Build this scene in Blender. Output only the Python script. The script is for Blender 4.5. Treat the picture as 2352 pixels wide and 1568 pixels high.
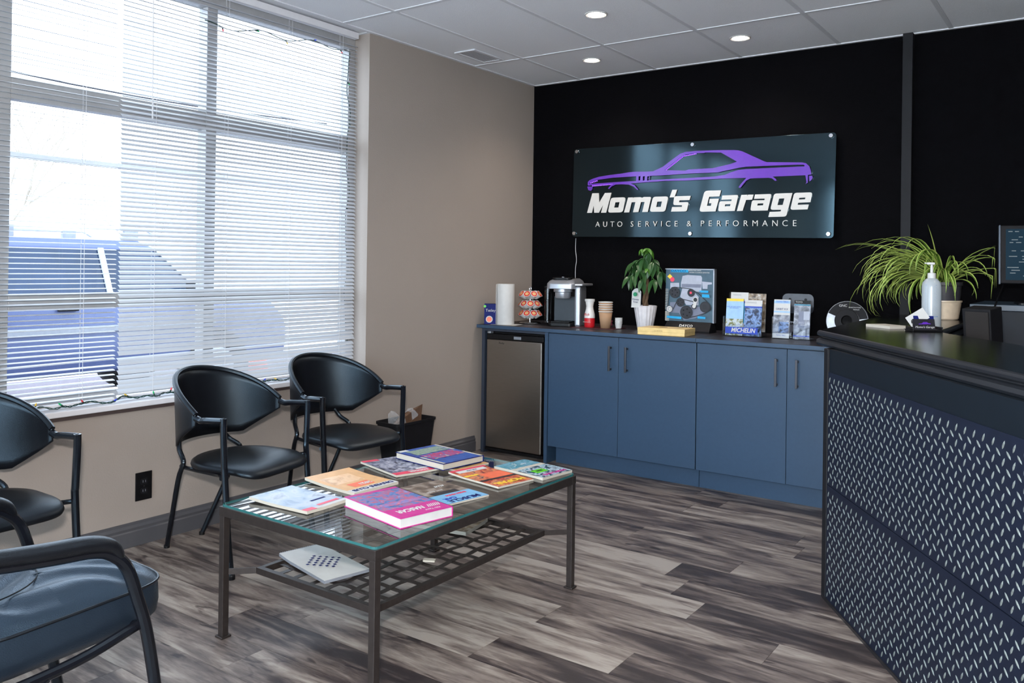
import bpy, bmesh, math, random
from mathutils import Vector, Matrix
random.seed(7)
PI = math.pi
S = bpy.context.scene
for o in list(bpy.data.objects): bpy.data.objects.remove(o)
COL = S.collection

# ------------------------------------------------------------------ camera
cd = bpy.data.cameras.new('camera'); cam = bpy.data.objects.new('camera', cd); COL.objects.link(cam)
yaw, pitch, roll = 0.61934, 0.00161, 0.013286
cy_, sy_ = math.cos(yaw), math.sin(yaw)
f0 = Vector((-sy_, cy_, 0)); r0 = Vector((cy_, sy_, 0)); u0 = Vector((0, 0, 1))
f1 = f0*math.cos(pitch)+u0*math.sin(pitch); u1 = u0*math.cos(pitch)-f0*math.sin(pitch)
r2 = r0*math.cos(roll)+u1*math.sin(roll); u2 = u1*math.cos(roll)-r0*math.sin(roll)
M = Matrix(((r2.x, u2.x, -f1.x, 3.5864), (r2.y, u2.y, -f1.y, -5.2934), (r2.z, u2.z, -f1.z, 1.2862), (0, 0, 0, 1)))
cam.matrix_world = M
cd.sensor_width = 36; cd.lens = 36*1922.3/2352; cd.shift_y = -175.17/2352
cd.clip_start = 0.05; cd.clip_end = 300
S.camera = cam

# ------------------------------------------------------------------ world and light
w = bpy.data.worlds.new('overcast_sky'); S.world = w; w.use_nodes = True
nt = w.node_tree; bg = nt.nodes['Background']
tc = nt.nodes.new('ShaderNodeTexCoord'); nz = nt.nodes.new('ShaderNodeTexNoise'); rmp = nt.nodes.new('ShaderNodeValToRGB')
nz.inputs['Scale'].default_value = 1.5
rmp.color_ramp.elements[0].color = (0.68, 0.83, 1.0, 1); rmp.color_ramp.elements[1].color = (0.80, 0.90, 1.0, 1)
nt.links.new(tc.outputs['Generated'], nz.inputs['Vector']); nt.links.new(nz.outputs['Fac'], rmp.inputs['Fac'])
nt.links.new(rmp.outputs['Color'], bg.inputs['Color'])
bg.inputs['Strength'].default_value = 6.4
S.view_settings.view_transform = 'Standard'; S.view_settings.look = 'None'
S.view_settings.gamma = 1; S.view_settings.use_curve_mapping = False
S.view_settings.exposure = 0.75

def area(name, loc, rot, sx, sy, power, color, shape='RECTANGLE'):
    l = bpy.data.lights.new(name, 'AREA'); l.shape = shape; l.size = sx; l.size_y = sy; l.energy = power; l.color = color
    o = bpy.data.objects.new(name, l); o.location = loc; o.rotation_euler = rot; COL.objects.link(o); return o
# added fill lights at ceiling height, unseen, behind the camera
area('added_fill_light', (4.2, -6.2, 2.64), (0, 0, 0), 1.1, 0.55, 18, (1.0, 0.93, 0.86))
area('added_fill_light', (1.9, -6.4, 2.64), (0, 0, 0), 1.1, 0.55, 12, (1.0, 0.93, 0.86))
# the photographer's flash, just above the camera
fl_ = bpy.data.lights.new('camera_flash', 'SPOT'); fl_.energy = 205; fl_.spot_size = math.radians(110); fl_.spot_blend = .5; fl_.shadow_soft_size = .05; fl_.color = (1.0, .95, .92)
fo = bpy.data.objects.new('camera_flash', fl_); COL.objects.link(fo); fo.location = (3.56, -5.33, 1.52)
fo.rotation_euler = (f0+Vector((0, 0, -.05))).to_track_quat('-Z', 'Y').to_euler()
LAMPS = [(1.307, -1.341), (1.792, -0.475), (0.784, -0.484)]

# ------------------------------------------------------------------ materials
MATS = {}
def mat(name, col, rough=.5, metal=0, var=.08, scale=30, bump=0, bscale=200, spec=.5, coat=0, emit=None, estr=0, trans=0, alpha=None, stint=None, col2=None, stretch=None):
    if name in MATS: return MATS[name]
    m = bpy.data.materials.new(name); m.use_nodes = True; n = m.node_tree.nodes; L = m.node_tree.links
    b = n['Principled BSDF']
    t = n.new('ShaderNodeTexCoord'); z = n.new('ShaderNodeTexNoise'); z.inputs['Scale'].default_value = scale; z.inputs['Detail'].default_value = 3
    src = t.outputs['Object']
    if stretch:
        mp = n.new('ShaderNodeMapping'); mp.inputs['Scale'].default_value = stretch; L.new(src, mp.inputs['Vector']); src = mp.outputs['Vector']
    L.new(src, z.inputs['Vector'])
    r = n.new('ShaderNodeValToRGB')
    c = Vector(col)
    ca = c*(1-var) if col2 is None else c; cb = c*(1+var) if col2 is None else Vector(col2)
    r.color_ramp.elements[0].position = .3; r.color_ramp.elements[1].position = .7
    r.color_ramp.elements[0].color = (*[min(1, x) for x in ca], 1); r.color_ramp.elements[1].color = (*[min(1, x) for x in cb], 1)
    L.new(z.outputs['Fac'], r.inputs['Fac']); L.new(r.outputs['Color'], b.inputs['Base Color'])
    b.inputs['Roughness'].default_value = rough; b.inputs['Metallic'].default_value = metal
    b.inputs['Specular IOR Level'].default_value = spec; b.inputs['Coat Weight'].default_value = coat
    b.inputs['Transmission Weight'].default_value = trans
    if stint: b.inputs['Specular Tint'].default_value = (*stint, 1)
    if emit: b.inputs['Emission Color'].default_value = (*emit, 1); b.inputs['Emission Strength'].default_value = estr
    if alpha is not None: b.inputs['Alpha'].default_value = alpha
    if bump:
        z2 = n.new('ShaderNodeTexNoise'); z2.inputs['Scale'].default_value = bscale; L.new(t.outputs['Object'], z2.inputs['Vector'])
        bp = n.new('ShaderNodeBump'); bp.inputs['Strength'].default_value = bump; bp.inputs['Distance'].default_value = .002
        L.new(z2.outputs['Fac'], bp.inputs['Height']); L.new(bp.outputs['Normal'], b.inputs['Normal'])
    MATS[name] = m; return m
def lin(r, g, b):
    return tuple(((x/255)/12.92 if x/255 <= .04045 else ((x/255+.055)/1.055)**2.4) for x in (r, g, b))
def photo(name, cols, scale=14, rough=.3):
    """printed picture: blotches of the given colours"""
    if name in MATS: return MATS[name]
    m = bpy.data.materials.new(name); m.use_nodes = True; n = m.node_tree.nodes; L = m.node_tree.links
    b = n['Principled BSDF']; t = n.new('ShaderNodeTexCoord'); z = n.new('ShaderNodeTexNoise')
    z.inputs['Scale'].default_value = scale; z.inputs['Detail'].default_value = 4; z.inputs['Distortion'].default_value = .6
    r = n.new('ShaderNodeValToRGB'); r.color_ramp.interpolation = 'LINEAR'
    e = r.color_ramp.elements; k = len(cols)
    e[0].position = .3; e[0].color = (*lin(*cols[0]), 1); e[1].position = .7; e[1].color = (*lin(*cols[-1]), 1)
    for i in range(1, k-1):
        x = e.new(.3+.4*i/(k-1)); x.color = (*lin(*cols[i]), 1)
    L.new(t.outputs['Object'], z.inputs['Vector']); L.new(z.outputs['Fac'], r.inputs['Fac']); L.new(r.outputs['Color'], b.inputs['Base Color'])
    b.inputs['Roughness'].default_value = rough; MATS[name] = m; return m

M_blackwall = mat('black_wall_paint', (0.0022, 0.0022, 0.003), .85, bump=.8, bscale=160, var=.2, spec=.05)
M_trimblack = mat('black_trim_paint', (0.006, 0.0065, 0.009), .6, spec=.25)
M_wall = mat('beige_wall_paint', lin(158, 148, 140), .75, bump=.5, bscale=130, var=.015, scale=3)
M_otherwall = mat('grey_wall_paint', (.23, .22, .215), .8, bump=.3)
M_tile = mat('ceiling_tile_mineral', (.86, .88, .92), .9, bump=.9, bscale=260, var=.03, scale=180)
M_tbar = mat('ceiling_grid_white', (.70, .72, .76), .5, var=.02)
M_base = mat('grey_baseboard_paint', lin(78, 78, 82), .45, var=.03)
M_sill = mat('sill_white_laminate', (.72, .72, .75), .3, var=.02)
M_frame = mat('window_frame_aluminium', lin(170, 170, 170), .45, metal=.2, var=.04)
M_cab = mat('slate_blue_laminate', lin(50, 72, 96), .32, var=.04, scale=60, spec=.5)
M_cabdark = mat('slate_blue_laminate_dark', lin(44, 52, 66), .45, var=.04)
M_top = mat('dark_worktop_laminate', lin(46, 44, 50), .42, col2=lin(30, 28, 33), scale=8, spec=.5)
M_desk = mat('black_counter_lacquer', (.004, .0045, .006), .2, spec=.35, var=.15, stretch=(3, 60, 60))
M_deskedge = mat('black_counter_edge', (.011, .013, .017), .36, spec=.4, var=.3, stretch=(20, 20, 500))
M_deskpanel = mat('navy_black_panel', (.003, .007, .012), .5, spec=.22)
M_plate = mat('navy_tread_plate', lin(20, 28, 46), .42, metal=.2, spec=.35, var=.12)
M_tread = mat('worn_tread_metal', lin(128, 136, 134), .4, metal=.45, var=.2, scale=90)
M_steel = mat('brushed_stainless', lin(150, 143, 136), .33, metal=1, var=.06, stretch=(2, 2, 120), scale=8)
M_black = mat('black_plastic', (.005, .005, .006), .38, var=.2, spec=.25)
M_blackm = mat('matte_black_plastic', (.006, .006, .008), .65, var=.2, spec=.25)
M_gun = mat('gunmetal_handle', (.09, .09, .1), .35, metal=.9)
M_chrome = mat('polished_chrome', (.75, .75, .78), .12, metal=1, var=.02)
M_silver = mat('silver_plastic', lin(168, 172, 180), .32, metal=.6, var=.03)
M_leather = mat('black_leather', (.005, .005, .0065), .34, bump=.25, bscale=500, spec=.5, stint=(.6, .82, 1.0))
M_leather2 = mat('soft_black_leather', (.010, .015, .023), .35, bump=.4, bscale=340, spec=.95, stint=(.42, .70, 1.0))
M_tube = mat('black_gloss_tube', (.005, .005, .007), .18, spec=.6, stint=(.6, .82, 1.0))
M_bronze = mat('bronze_table_metal', lin(62, 56, 54), .42, metal=.55, var=.12, scale=50)
M_white = mat('white_paper', (.58, .58, .57), .6, var=.03)
M_page = mat('cream_page_edges', (.56, .52, .44), .7, col2=(.44, .41, .35), stretch=(2, 2, 900), scale=3)
M_cream = mat('cream_ceramic', lin(218, 198, 172), .3)
M_potw = mat('white_ribbed_ceramic', (.62, .6, .62), .4)
M_trunk = mat('braided_trunk_bark', lin(105, 82, 62), .8, var=.3)
M_leaf = mat('dark_green_leaf', lin(34, 70, 40), .35, col2=lin(54, 92, 44), scale=12)
M_leafy = mat('fresh_green_leaf', lin(66, 116, 34), .4)
M_spd = mat('spider_leaf_green', lin(92, 128, 34), .42, col2=lin(70, 104, 34), scale=20)
M_spl = mat('spider_leaf_pale_edge', lin(172, 190, 98), .42)
M_brown = mat('brown_paper', lin(96, 70, 52), .7, var=.2)
M_kraft = mat('kraft_paper_cup', lin(164, 130, 100), .7, var=.04)
M_gold = mat('gold_card_box', lin(226, 196, 132), .38, metal=.15)
M_red = mat('red_label', lin(196, 26, 36), .4)
M_blue = mat('royal_blue_print', lin(18, 58, 170), .4)
M_dkblue = mat('dark_blue_print', lin(14, 26, 96), .6, spec=.2)
M_teal = mat('teal_print', lin(12, 120, 150), .4)
M_cyan = mat('cyan_print', lin(20, 160, 214), .4)
M_yel = mat('yellow_print', lin(240, 200, 60), .4)
M_org = mat('orange_print', lin(238, 112, 76), .4)
M_tan = mat('tan_print', lin(222, 172, 118), .4)
M_pink = mat('magenta_print', lin(196, 50, 140), .35)
M_rose = mat('rose_red_print', lin(222, 60, 90), .4)
M_grn = mat('bright_green_print', lin(90, 200, 30), .4)
M_grey = mat('grey_print', lin(130, 134, 142), .4)
M_dark = mat('charcoal_print', lin(34, 34, 42), .4)
M_plum = mat('purple_acrylic', lin(98, 52, 172), .16, spec=.7, var=.03)
M_signw = mat('white_acrylic_letters', (.62, .62, .6), .2, spec=.6, var=.02)
M_sign = mat('satin_black_sign', (.0012, .002, .003), .10, spec=.8, var=.05, stint=(.55, .85, 1.0))
M_lamp = mat('lamp_diffuser', (.9, .9, .9), .5, emit=(1, .88, .78), estr=42)
M_led = mat('violet_led', (.3, .1, .6), .4, emit=(.28, .08, 1), estr=1.4)
M_cord = mat('white_cord', (.6, .6, .62), .7)
M_grncord = mat('green_wire', lin(14, 52, 46), .5)
M_plantpot = mat('grey_plastic_pot', lin(58, 56, 62), .5)
M_carblue = mat('car_paint_pale_blue', lin(70, 82, 120), .35, metal=.1, spec=.6, var=.03, scale=2)
M_cartrim = mat('car_window_trim_white', lin(205, 208, 210), .4)
M_carglass = mat('tinted_car_glass', lin(30, 50, 78), .12, spec=.4, var=.3, scale=2)
M_beige = mat('car_headliner_beige', lin(196, 186, 166), .7)
M_tire = mat('tyre_rubber', (.02, .02, .02), .8)
M_asphalt = mat('pale_asphalt', (.6, .6, .6), .9, var=.15, scale=3)
M_bark = mat('bare_branch_bark', lin(150, 140, 128), .8)
M_clearfilm = mat('clear_plastic_film', (.85, .87, .9), .15, alpha=.28)
M_screen = mat('monitor_screen_glow', (.001, .003, .005), .5, spec=.1, emit=lin(10, 50, 70), estr=.4)
M_scrtxt = mat('monitor_text_glow', (.1, .1, .1), .5, emit=lin(90, 120, 130), estr=.25)

def glassmat(name, tint=(.97, .99, .98), rough=0.0, ior=1.45, green=False):
    m = bpy.data.materials.new(name); m.use_nodes = True; n = m.node_tree.nodes; L = m.node_tree.links
    n.remove(n['Principled BSDF']); out = n['Material Output']
    tr = n.new('ShaderNodeBsdfTransparent'); tr.inputs['Color'].default_value = (*tint, 1)
    gl = n.new('ShaderNodeBsdfGlossy'); gl.inputs['Roughness'].default_value = rough; gl.inputs['Color'].default_value = (1, 1, 1, 1)
    fr = n.new('ShaderNodeFresnel'); fr.inputs['IOR'].default_value = ior; mx = n.new('ShaderNodeMixShader')
    ge = n.new('ShaderNodeNewGeometry'); su = n.new('ShaderNodeMath'); su.operation = 'SUBTRACT'; su.inputs[0].default_value = 1; ml = n.new('ShaderNodeMath'); ml.operation = 'MULTIPLY'
    L.new(ge.outputs['Backfacing'], su.inputs[1]); L.new(su.outputs[0], ml.inputs[0]); L.new(fr.outputs[0], ml.inputs[1])   # reflection off the front face only
    L.new(ml.outputs[0], mx.inputs[0]); L.new(tr.outputs[0], mx.inputs[1]); L.new(gl.outputs[0], mx.inputs[2]); L.new(mx.outputs[0], out.inputs['Surface'])
    MATS[name] = m; return m
M_winglass = glassmat('window_glass', (.95, .97, .97), ior=1.3)
M_tinted = glassmat('lightly_tinted_window_glass', (.73, .74, .75), ior=1.3)
M_tableglass = glassmat('table_glass', (.88, .93, .925), ior=1.7)
M_glassedge = mat('glass_edge_green', lin(60, 128, 130), .1, trans=.4)
M_acrylic = glassmat('clear_acrylic', (.93, .95, .97), ior=1.5)

def slatmat():
    m = bpy.data.materials.new('blind_slat_vinyl'); m.use_nodes = True; n = m.node_tree.nodes; L = m.node_tree.links
    n.remove(n['Principled BSDF']); out = n['Material Output']
    d = n.new('ShaderNodeBsdfPrincipled'); d.inputs['Base Color'].default_value = (.52, .54, .57, 1); d.inputs['Roughness'].default_value = .38
    t = n.new('ShaderNodeBsdfTranslucent'); t.inputs['Color'].default_value = (.62, .63, .64, 1)
    mx = n.new('ShaderNodeMixShader'); mx.inputs[0].default_value = .1
    L.new(d.outputs[0], mx.inputs[1]); L.new(t.outputs[0], mx.inputs[2]); L.new(mx.outputs[0], out.inputs['Surface']); return m
M_slat = slatmat()

def floormat():
    m = bpy.data.materials.new('weathered_vinyl_plank'); m.use_nodes = True; n = m.node_tree.nodes; L = m.node_tree.links
    b = n['Principled BSDF']; oi = n.new('ShaderNodeObjectInfo'); t = n.new('ShaderNodeTexCoord')
    # per-plank offset of the grain
    mul = n.new('ShaderNodeVectorMath'); mul.operation = 'SCALE'; mul.inputs['Scale'].default_value = 37.0
    comb = n.new('ShaderNodeCombineXYZ'); L.new(oi.outputs['Random'], comb.inputs[0]); L.new(oi.outputs['Random'], comb.inputs[1]); L.new(oi.outputs['Random'], comb.inputs[2])
    L.new(comb.outputs[0], mul.inputs[0])
    add = n.new('ShaderNodeVectorMath'); add.operation = 'ADD'; L.new(t.outputs['Object'], add.inputs[0]); L.new(mul.outputs[0], add.inputs[1])
    def noise(scale, stretch, detail=4, dist=0):
        mp = n.new('ShaderNodeMapping'); mp.inputs['Scale'].default_value = stretch; L.new(add.outputs[0], mp.inputs['Vector'])
        z = n.new('ShaderNodeTexNoise'); z.inputs['Scale'].default_value = scale; z.inputs['Detail'].default_value = detail; z.inputs['Distortion'].default_value = dist
        L.new(mp.outputs[0], z.inputs['Vector']); return z.outputs['Fac']
    big = noise(2.6, (1, 5.5, 1), 3, .8); mid = noise(8, (1, 7, 1), 5, .9); fine = noise(40, (1, 18, 1), 5)
    def math_(op, a, b_, v=None):
        x = n.new('ShaderNodeMath'); x.operation = op
        for i, q in enumerate((a, b_)):
            if isinstance(q, (int, float)): x.inputs[i].default_value = q
            else: L.new(q, x.inputs[i])
        return x.outputs[0]
    s = math_('ADD', math_('MULTIPLY', big, 2.1), math_('MULTIPLY', mid, .75))
    s = math_('ADD', s, math_('MULTIPLY', fine, .45))
    sep = n.new('ShaderNodeSeparateColor'); L.new(oi.outputs['Color'], sep.inputs[0])
    s = math_('ADD', s, math_('MULTIPLY', sep.outputs[0], .66))   # plank tone
    s = math_('SUBTRACT', s, 1.45)
    kn = noise(4.2, (1, 3.2, 1), 2, 1.2); kn = math_('MULTIPLY', math_('MAXIMUM', math_('SUBTRACT', kn, .64), 0), 4.5); s = math_('SUBTRACT', s, kn)
    r = n.new('ShaderNodeValToRGB'); e = r.color_ramp.elements
    e[0].position = 0; e[0].color = (*lin(44, 38, 40), 1); e[1].position = 1; e[1].color = (*lin(160, 152, 144), 1)
    for p, c in ((.25, (72, 63, 62)), (.5, (106, 96, 91)), (.75, (134, 124, 117))):
        x = e.new(p); x.color = (*lin(*c), 1)
    L.new(s, r.inputs['Fac']); L.new(r.outputs['Color'], b.inputs['Base Color'])
    b.inputs['Roughness'].default_value = .42; b.inputs['Specular IOR Level'].default_value = .5
    bp = n.new('ShaderNodeBump'); bp.inputs['Strength'].default_value = .35; bp.inputs['Distance'].default_value = .001
    L.new(fine, bp.inputs['Height']); L.new(bp.outputs['Normal'], b.inputs['Normal'])
    return m
M_floor = floormat()

# ------------------------------------------------------------------ mesh helpers
class MB:
    def __init__(s): s.v = []; s.f = []; s.mi = []; s.m = []; s.cur = 0
    def use(s, m):
        if m not in s.m: s.m.append(m)
        s.cur = s.m.index(m); return s
    def add(s, vs, fs):
        k = len(s.v); s.v += [tuple(x) for x in vs]
        for f in fs: s.f.append([i+k for i in f]); s.mi.append(s.cur)
        return s
    def box(s, a, b, mtx=None):
        x0, y0, z0 = a; x1, y1, z1 = b
        vs = [Vector(p) for p in ((x0, y0, z0), (x1, y0, z0), (x1, y1, z0), (x0, y1, z0), (x0, y0, z1), (x1, y0, z1), (x1, y1, z1), (x0, y1, z1))]
        if mtx: vs = [mtx @ v for v in vs]
        return s.add(vs, [(0, 3, 2, 1), (4, 5, 6, 7), (0, 1, 5, 4), (1, 2, 6, 5), (2, 3, 7, 6), (3, 0, 4, 7)])
    def tube(s, pts, r, n=10, closed=False, caps=True):
        pts = [Vector(p) for p in pts]; k = len(pts); rs = r if isinstance(r, (list, tuple)) else [r]*k
        vs = []; up = None
        for i, p in enumerate(pts):
            if closed: d = pts[(i+1) % k]-pts[i-1]
            else: d = pts[min(i+1, k-1)]-pts[max(i-1, 0)]
            d.normalize()
            if up is None: up = Vector((0, 0, 1)) if abs(d.z) < .9 else Vector((1, 0, 0))
            a = d.cross(up)
            if a.length < 1e-4: a = d.orthogonal()
            a.normalize(); b = a.cross(d); up = b
            for j in range(n):
                t = 2*PI*j/n; vs.append(p+(a*math.cos(t)+b*math.sin(t))*rs[i])
        fs = []
        for i in range(k if closed else k-1):
            i2 = (i+1) % k
            for j in range(n): fs.append((i*n+j, i*n+(j+1) % n, i2*n+(j+1) % n, i2*n+j))
        if caps and not closed: fs.append(tuple(range(n))[::-1]); fs.append(tuple((k-1)*n+j for j in range(n)))
        return s.add(vs, fs)
    def lathe(s, prof, c=(0, 0, 0), n=24, sx=1, sy=1, wob=None):
        vs = []; k = len(prof)
        for r, z in prof:
            for j in range(n):
                t = 2*PI*j/n; q = r*(wob(t) if wob else 1); vs.append((c[0]+q*math.cos(t)*sx, c[1]+q*math.sin(t)*sy, c[2]+z))
        fs = []
        for i in range(k-1):
            for j in range(n): fs.append((i*n+j, i*n+(j+1) % n, (i+1)*n+(j+1) % n, (i+1)*n+j))
        if prof[0][0] > 1e-5: fs.append(tuple(range(n))[::-1])
        if prof[-1][0] > 1e-5: fs.append(tuple((k-1)*n+j for j in range(n)))
        return s.add(vs, fs)
    def prism(s, poly, z0, z1):
        k = len(poly); vs = [(x, y, z0) for x, y in poly]+[(x, y, z1) for x, y in poly]
        return s.add(vs, [tuple(range(k))[::-1], tuple(range(k, 2*k))]+[(i, (i+1) % k, (i+1) % k+k, i+k) for i in range(k)])
    def loft(s, rings, close=True):
        n = len(rings[0]); vs = [p for r in rings for p in r]; fs = []
        for i in range(len(rings)-1):
            for j in range(n): fs.append((i*n+j, i*n+(j+1) % n, (i+1)*n+(j+1) % n, (i+1)*n+j))
        if close: fs += [tuple(range(n))[::-1], tuple((len(rings)-1)*n+j for j in range(n))]
        return s.add(vs, fs)
    def grid(s, fn, nu, nv, thick=None):
        P = [[Vector(fn(i/nu, j/nv)) for j in range(nv+1)] for i in range(nu+1)]
        vs = [p for row in P for p in row]; W_ = nv+1
        fs = [(i*W_+j, (i+1)*W_+j, (i+1)*W_+j+1, i*W_+j+1) for i in range(nu) for j in range(nv)]
        return s.add(vs, fs)
    def quad(s, a, b, c, d): return s.add([a, b, c, d], [(0, 1, 2, 3)])
    def mesh(s, name):
        me = bpy.data.meshes.new(name); me.from_pydata(s.v, [], s.f); me.validate(); 
        for m in s.m: me.materials.append(m)
        if len(s.m) > 1 and len(me.polygons) == len(s.mi): me.polygons.foreach_set('material_index', s.mi)
        me.update(); return me
    def build(s, name, m=None, parent=None, smooth=False, bevel=0, seg=2, solid=0, sub=0, loc=None, rot=None, fixn=True, ang=.6):
        if m is not None and not s.m: s.m = [m]
        me = s.mesh(name)
        if fixn:
            bm = bmesh.new(); bm.from_mesh(me); bmesh.ops.recalc_face_normals(bm, faces=bm.faces); bm.to_mesh(me); bm.free()
        o = bpy.data.objects.new(name, me); COL.objects.link(o)
        if parent: o.parent = parent
        if loc: o.location = loc
        if rot: o.rotation_euler = rot
        if solid: x = o.modifiers.new('s', 'SOLIDIFY'); x.thickness = solid; x.offset = 0
        if bevel: x = o.modifiers.new('b', 'BEVEL'); x.width = bevel; x.segments = seg; x.limit_method = 'ANGLE'; x.angle_limit = .7
        if sub: x = o.modifiers.new('u', 'SUBSURF'); x.levels = sub; x.render_levels = sub
        if smooth:
            for p in me.polygons: p.use_smooth = True
            if not sub:
                try: me.set_sharp_from_angle(angle=ang)
                except Exception: pass
        return o
def tag(o, label=None, cat=None, group=None, kind=None):
    if label: o['label'] = label
    if cat: o['category'] = cat
    if group: o['group'] = group
    if kind: o['kind'] = kind
    return o
def thing(name, label, cat, loc=(0, 0, 0), rz=0, group=None):
    o = bpy.data.objects.new(name, None); COL.objects.link(o); o.location = loc; o.rotation_euler = (0, 0, rz); o.empty_display_size = .1
    return tag(o, label, cat, group)
def struct(o): o['kind'] = 'structure'; return o
def dup(o, parent=None):
    c = o.copy(); COL.objects.link(c); c.parent = parent
    for ch in list(o.children): dup(ch, c)
    return c
def spline(pts, n=6):
    """Catmull-Rom through the points"""
    P = [Vector(p) for p in pts]; P = [P[0]*2-P[1]]+P+[P[-1]*2-P[-2]]; out = []
    for i in range(1, len(P)-2):
        for j in range(n):
            t = j/n; a, b, c, d = P[i-1:i+3]
            out.append(.5*((2*b)+(c-a)*t+(2*a-5*b+4*c-d)*t*t+(3*b-a-3*c+d)*t**3))
    out.append(P[-2]); return out
def arc(cx, cy, r, a0, a1, n=6): return [(cx+r*math.cos(a0+(a1-a0)*i/n), cy+r*math.sin(a0+(a1-a0)*i/n)) for i in range(n+1)]
def rrect(x0, y0, x1, y1, r, n=4):
    return arc(x1-r, y0+r, r, -PI/2, 0, n)+arc(x1-r, y1-r, r, 0, PI/2, n)+arc(x0+r, y1-r, r, PI/2, PI, n)+arc(x0+r, y0+r, r, PI, 1.5*PI, n)
def text(s, size, m, parent, loc, rot, name='lettering', ext=.0004, align='CENTER', space=1, shear=0, off=0, width=None):
    cu = bpy.data.curves.new('t', 'FONT'); cu.body = s; cu.size = size; cu.extrude = ext; cu.align_x = align; cu.align_y = 'CENTER'
    cu.space_character = space; cu.shear = shear; cu.offset = off; cu.resolution_u = 3
    ob = bpy.data.objects.new('t', cu); COL.objects.link(ob)
    me = bpy.data.meshes.new_from_object(ob); bpy.data.objects.remove(ob); me.name = name
    if width:
        xs = [v.co.x for v in me.vertices]; k = width/(max(xs)-min(xs)); mid = (max(xs)+min(xs))/2
        for v in me.vertices: v.co.x = (v.co.x-mid)*k
    me.materials.clear(); me.materials.append(m)
    o = bpy.data.objects.new(name, me); COL.objects.link(o); o.parent = parent; o.location = loc; o.rotation_euler = rot; return o
def outline(loops, ext, m, name, parent, loc=(0, 0, 0), rot=(0, 0, 0)):
    """flat shape with holes from closed loops, extruded"""
    cu = bpy.data.curves.new('o', 'CURVE'); cu.dimensions = '2D'; cu.fill_mode = 'BOTH'; cu.extrude = ext
    for lp in loops:
        sp = cu.splines.new('POLY'); sp.points.add(len(lp)-1); sp.use_cyclic_u = True
        for i, (x, y) in enumerate(lp): sp.points[i].co = (x, y, 0, 1)
    ob = bpy.data.objects.new('o', cu); COL.objects.link(ob)
    me = bpy.data.meshes.new_from_object(ob); bpy.data.objects.remove(ob); me.name = name
    me.materials.clear(); me.materials.append(m)
    o = bpy.data.objects.new(name, me); COL.objects.link(o); o.parent = parent; o.location = loc; o.rotation_euler = rot; return o
FRONT = (PI/2, 0, 0)      # text standing up, facing -y

H = 2.663
# ================================================================== THE SETTING
# floor: a dark slab with every plank a piece of its own
fl = struct(MB().box((-.0, -7.5, -.08), (5.6, 0, -.0035)).build('floor', mat('floor_joint_dark', (.02, .018, .018), .8)))
PW, PL = .1798, 1.2
plank_me = {}
known = {}   # row index -> x of a joint seen in the photograph, tone right of it
def row_of(y): return int(math.floor((-y)/PW+.0001))
base_off = -2.944+PW*17   # so that an edge lies at y=-2.944
known = {-3.03: 1.88, -2.85: 2.307, -2.31: 2.334, -2.5: 2.677, -1.95: 2.08, -1.6: 1.72, -3.38: 1.0}
dark_at = {(-3.03, 1.88), (-2.85, 2.307), (-2.31, 2.334), (-1.95, 2.08), (-3.38, 1.0)}
y1 = base_off
while y1 > 0: y1 -= PW
rows = []
yy = y1+PW
while yy > -7.5: rows.append(yy); yy -= PW
rnd = random.Random(11)
for ri, yt in enumerate(rows):
    yb = max(yt-PW, -7.5); top = min(yt, 0); yc = yt-PW/2
    jx = None; dk = None
    for ky, kx in known.items():
        if abs(ky-yc) < PW*.5: jx = kx; dk = (ky, kx) in dark_at
    if jx is None: jx = rnd.uniform(0, PL)
    x = jx
    while x > 0: x -= PL
    while x < 5.6:
        xa, xb = max(x, 0), min(x+PL, 5.6)
        if xb-xa > .02:
            key = (round(xb-xa, 3), round(top-yb, 3))
            if key not in plank_me:
                b = MB(); g = .0006; L2, W2 = (xb-xa)/2-g, (top-yb)/2-g
                b.box((-L2, -W2, -.0035), (L2, W2, 0)); plank_me[key] = b.use(M_floor).mesh('floor_plank')
            o = bpy.data.objects.new('floor_plank', plank_me[key]); COL.objects.link(o); o.parent = fl
            o.location = ((xa+xb)/2, (yb+top)/2, rnd.uniform(0, .0004))
            tone = rnd.choice((.3, .4, .48, .52, .6, .7))
            if dk is not None:
                if dk and abs(x-jx) < .01: tone = .0
                if dk and abs(x+PL-jx) < .01: tone = .9
            o.color = (tone, tone, tone, 1)
        x += PL

# ceiling: slab, grid bars, tiles
ce = struct(MB().box((-.2, -7.5, H+.012), (5.6, 0.0, H+.1)).build('ceiling', M_tbar))
xs = [0]+[.4103+.61*k for k in range(9)]; ys = [0, -.7498]+[-.7498-1.22*k for k in range(1, 7)]
ys = [y for y in ys if y > -7.5]+[-7.5]; xs = [x for x in xs if x < 5.6]+[5.6]
tile_me = {}
for i in range(len(xs)-1):
    for j in range(len(ys)-1):
        w_, d_ = xs[i+1]-xs[i], ys[j]-ys[j+1]
        key = (round(w_, 3), round(d_, 3))
        if key not in tile_me:
            g = .012
            tile_me[key] = MB().use(M_tile).box((-w_/2+g, -d_/2+g, 0), (w_/2-g, d_/2-g, .008)).mesh('ceiling_tile')
        o = bpy.data.objects.new('ceiling_tile', tile_me[key]); COL.objects.link(o); o.parent = ce
        o.location = ((xs[i]+xs[i+1])/2, (ys[j]+ys[j+1])/2, H+.003)
for x in xs[1:-1]: MB().box((x-.012, -7.5, H-.001), (x+.012, 0, H+.012)).build('grid_bar', M_tbar, ce)
for y in ys[1:-1]: MB().box((0, y-.012, H-.0013), (5.6, y+.012, H+.0117)).build('grid_bar', M_tbar, ce)
MB().box((0, -.022, H-.003), (5.6, 0, H+.012)).box((0, -7.5, H-.003), (.022, 0, H+.012)).box((-.15, -1.77, H-.003), (0, -1.748, H+.012)).build('wall_angle', M_tbar, ce)
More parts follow.
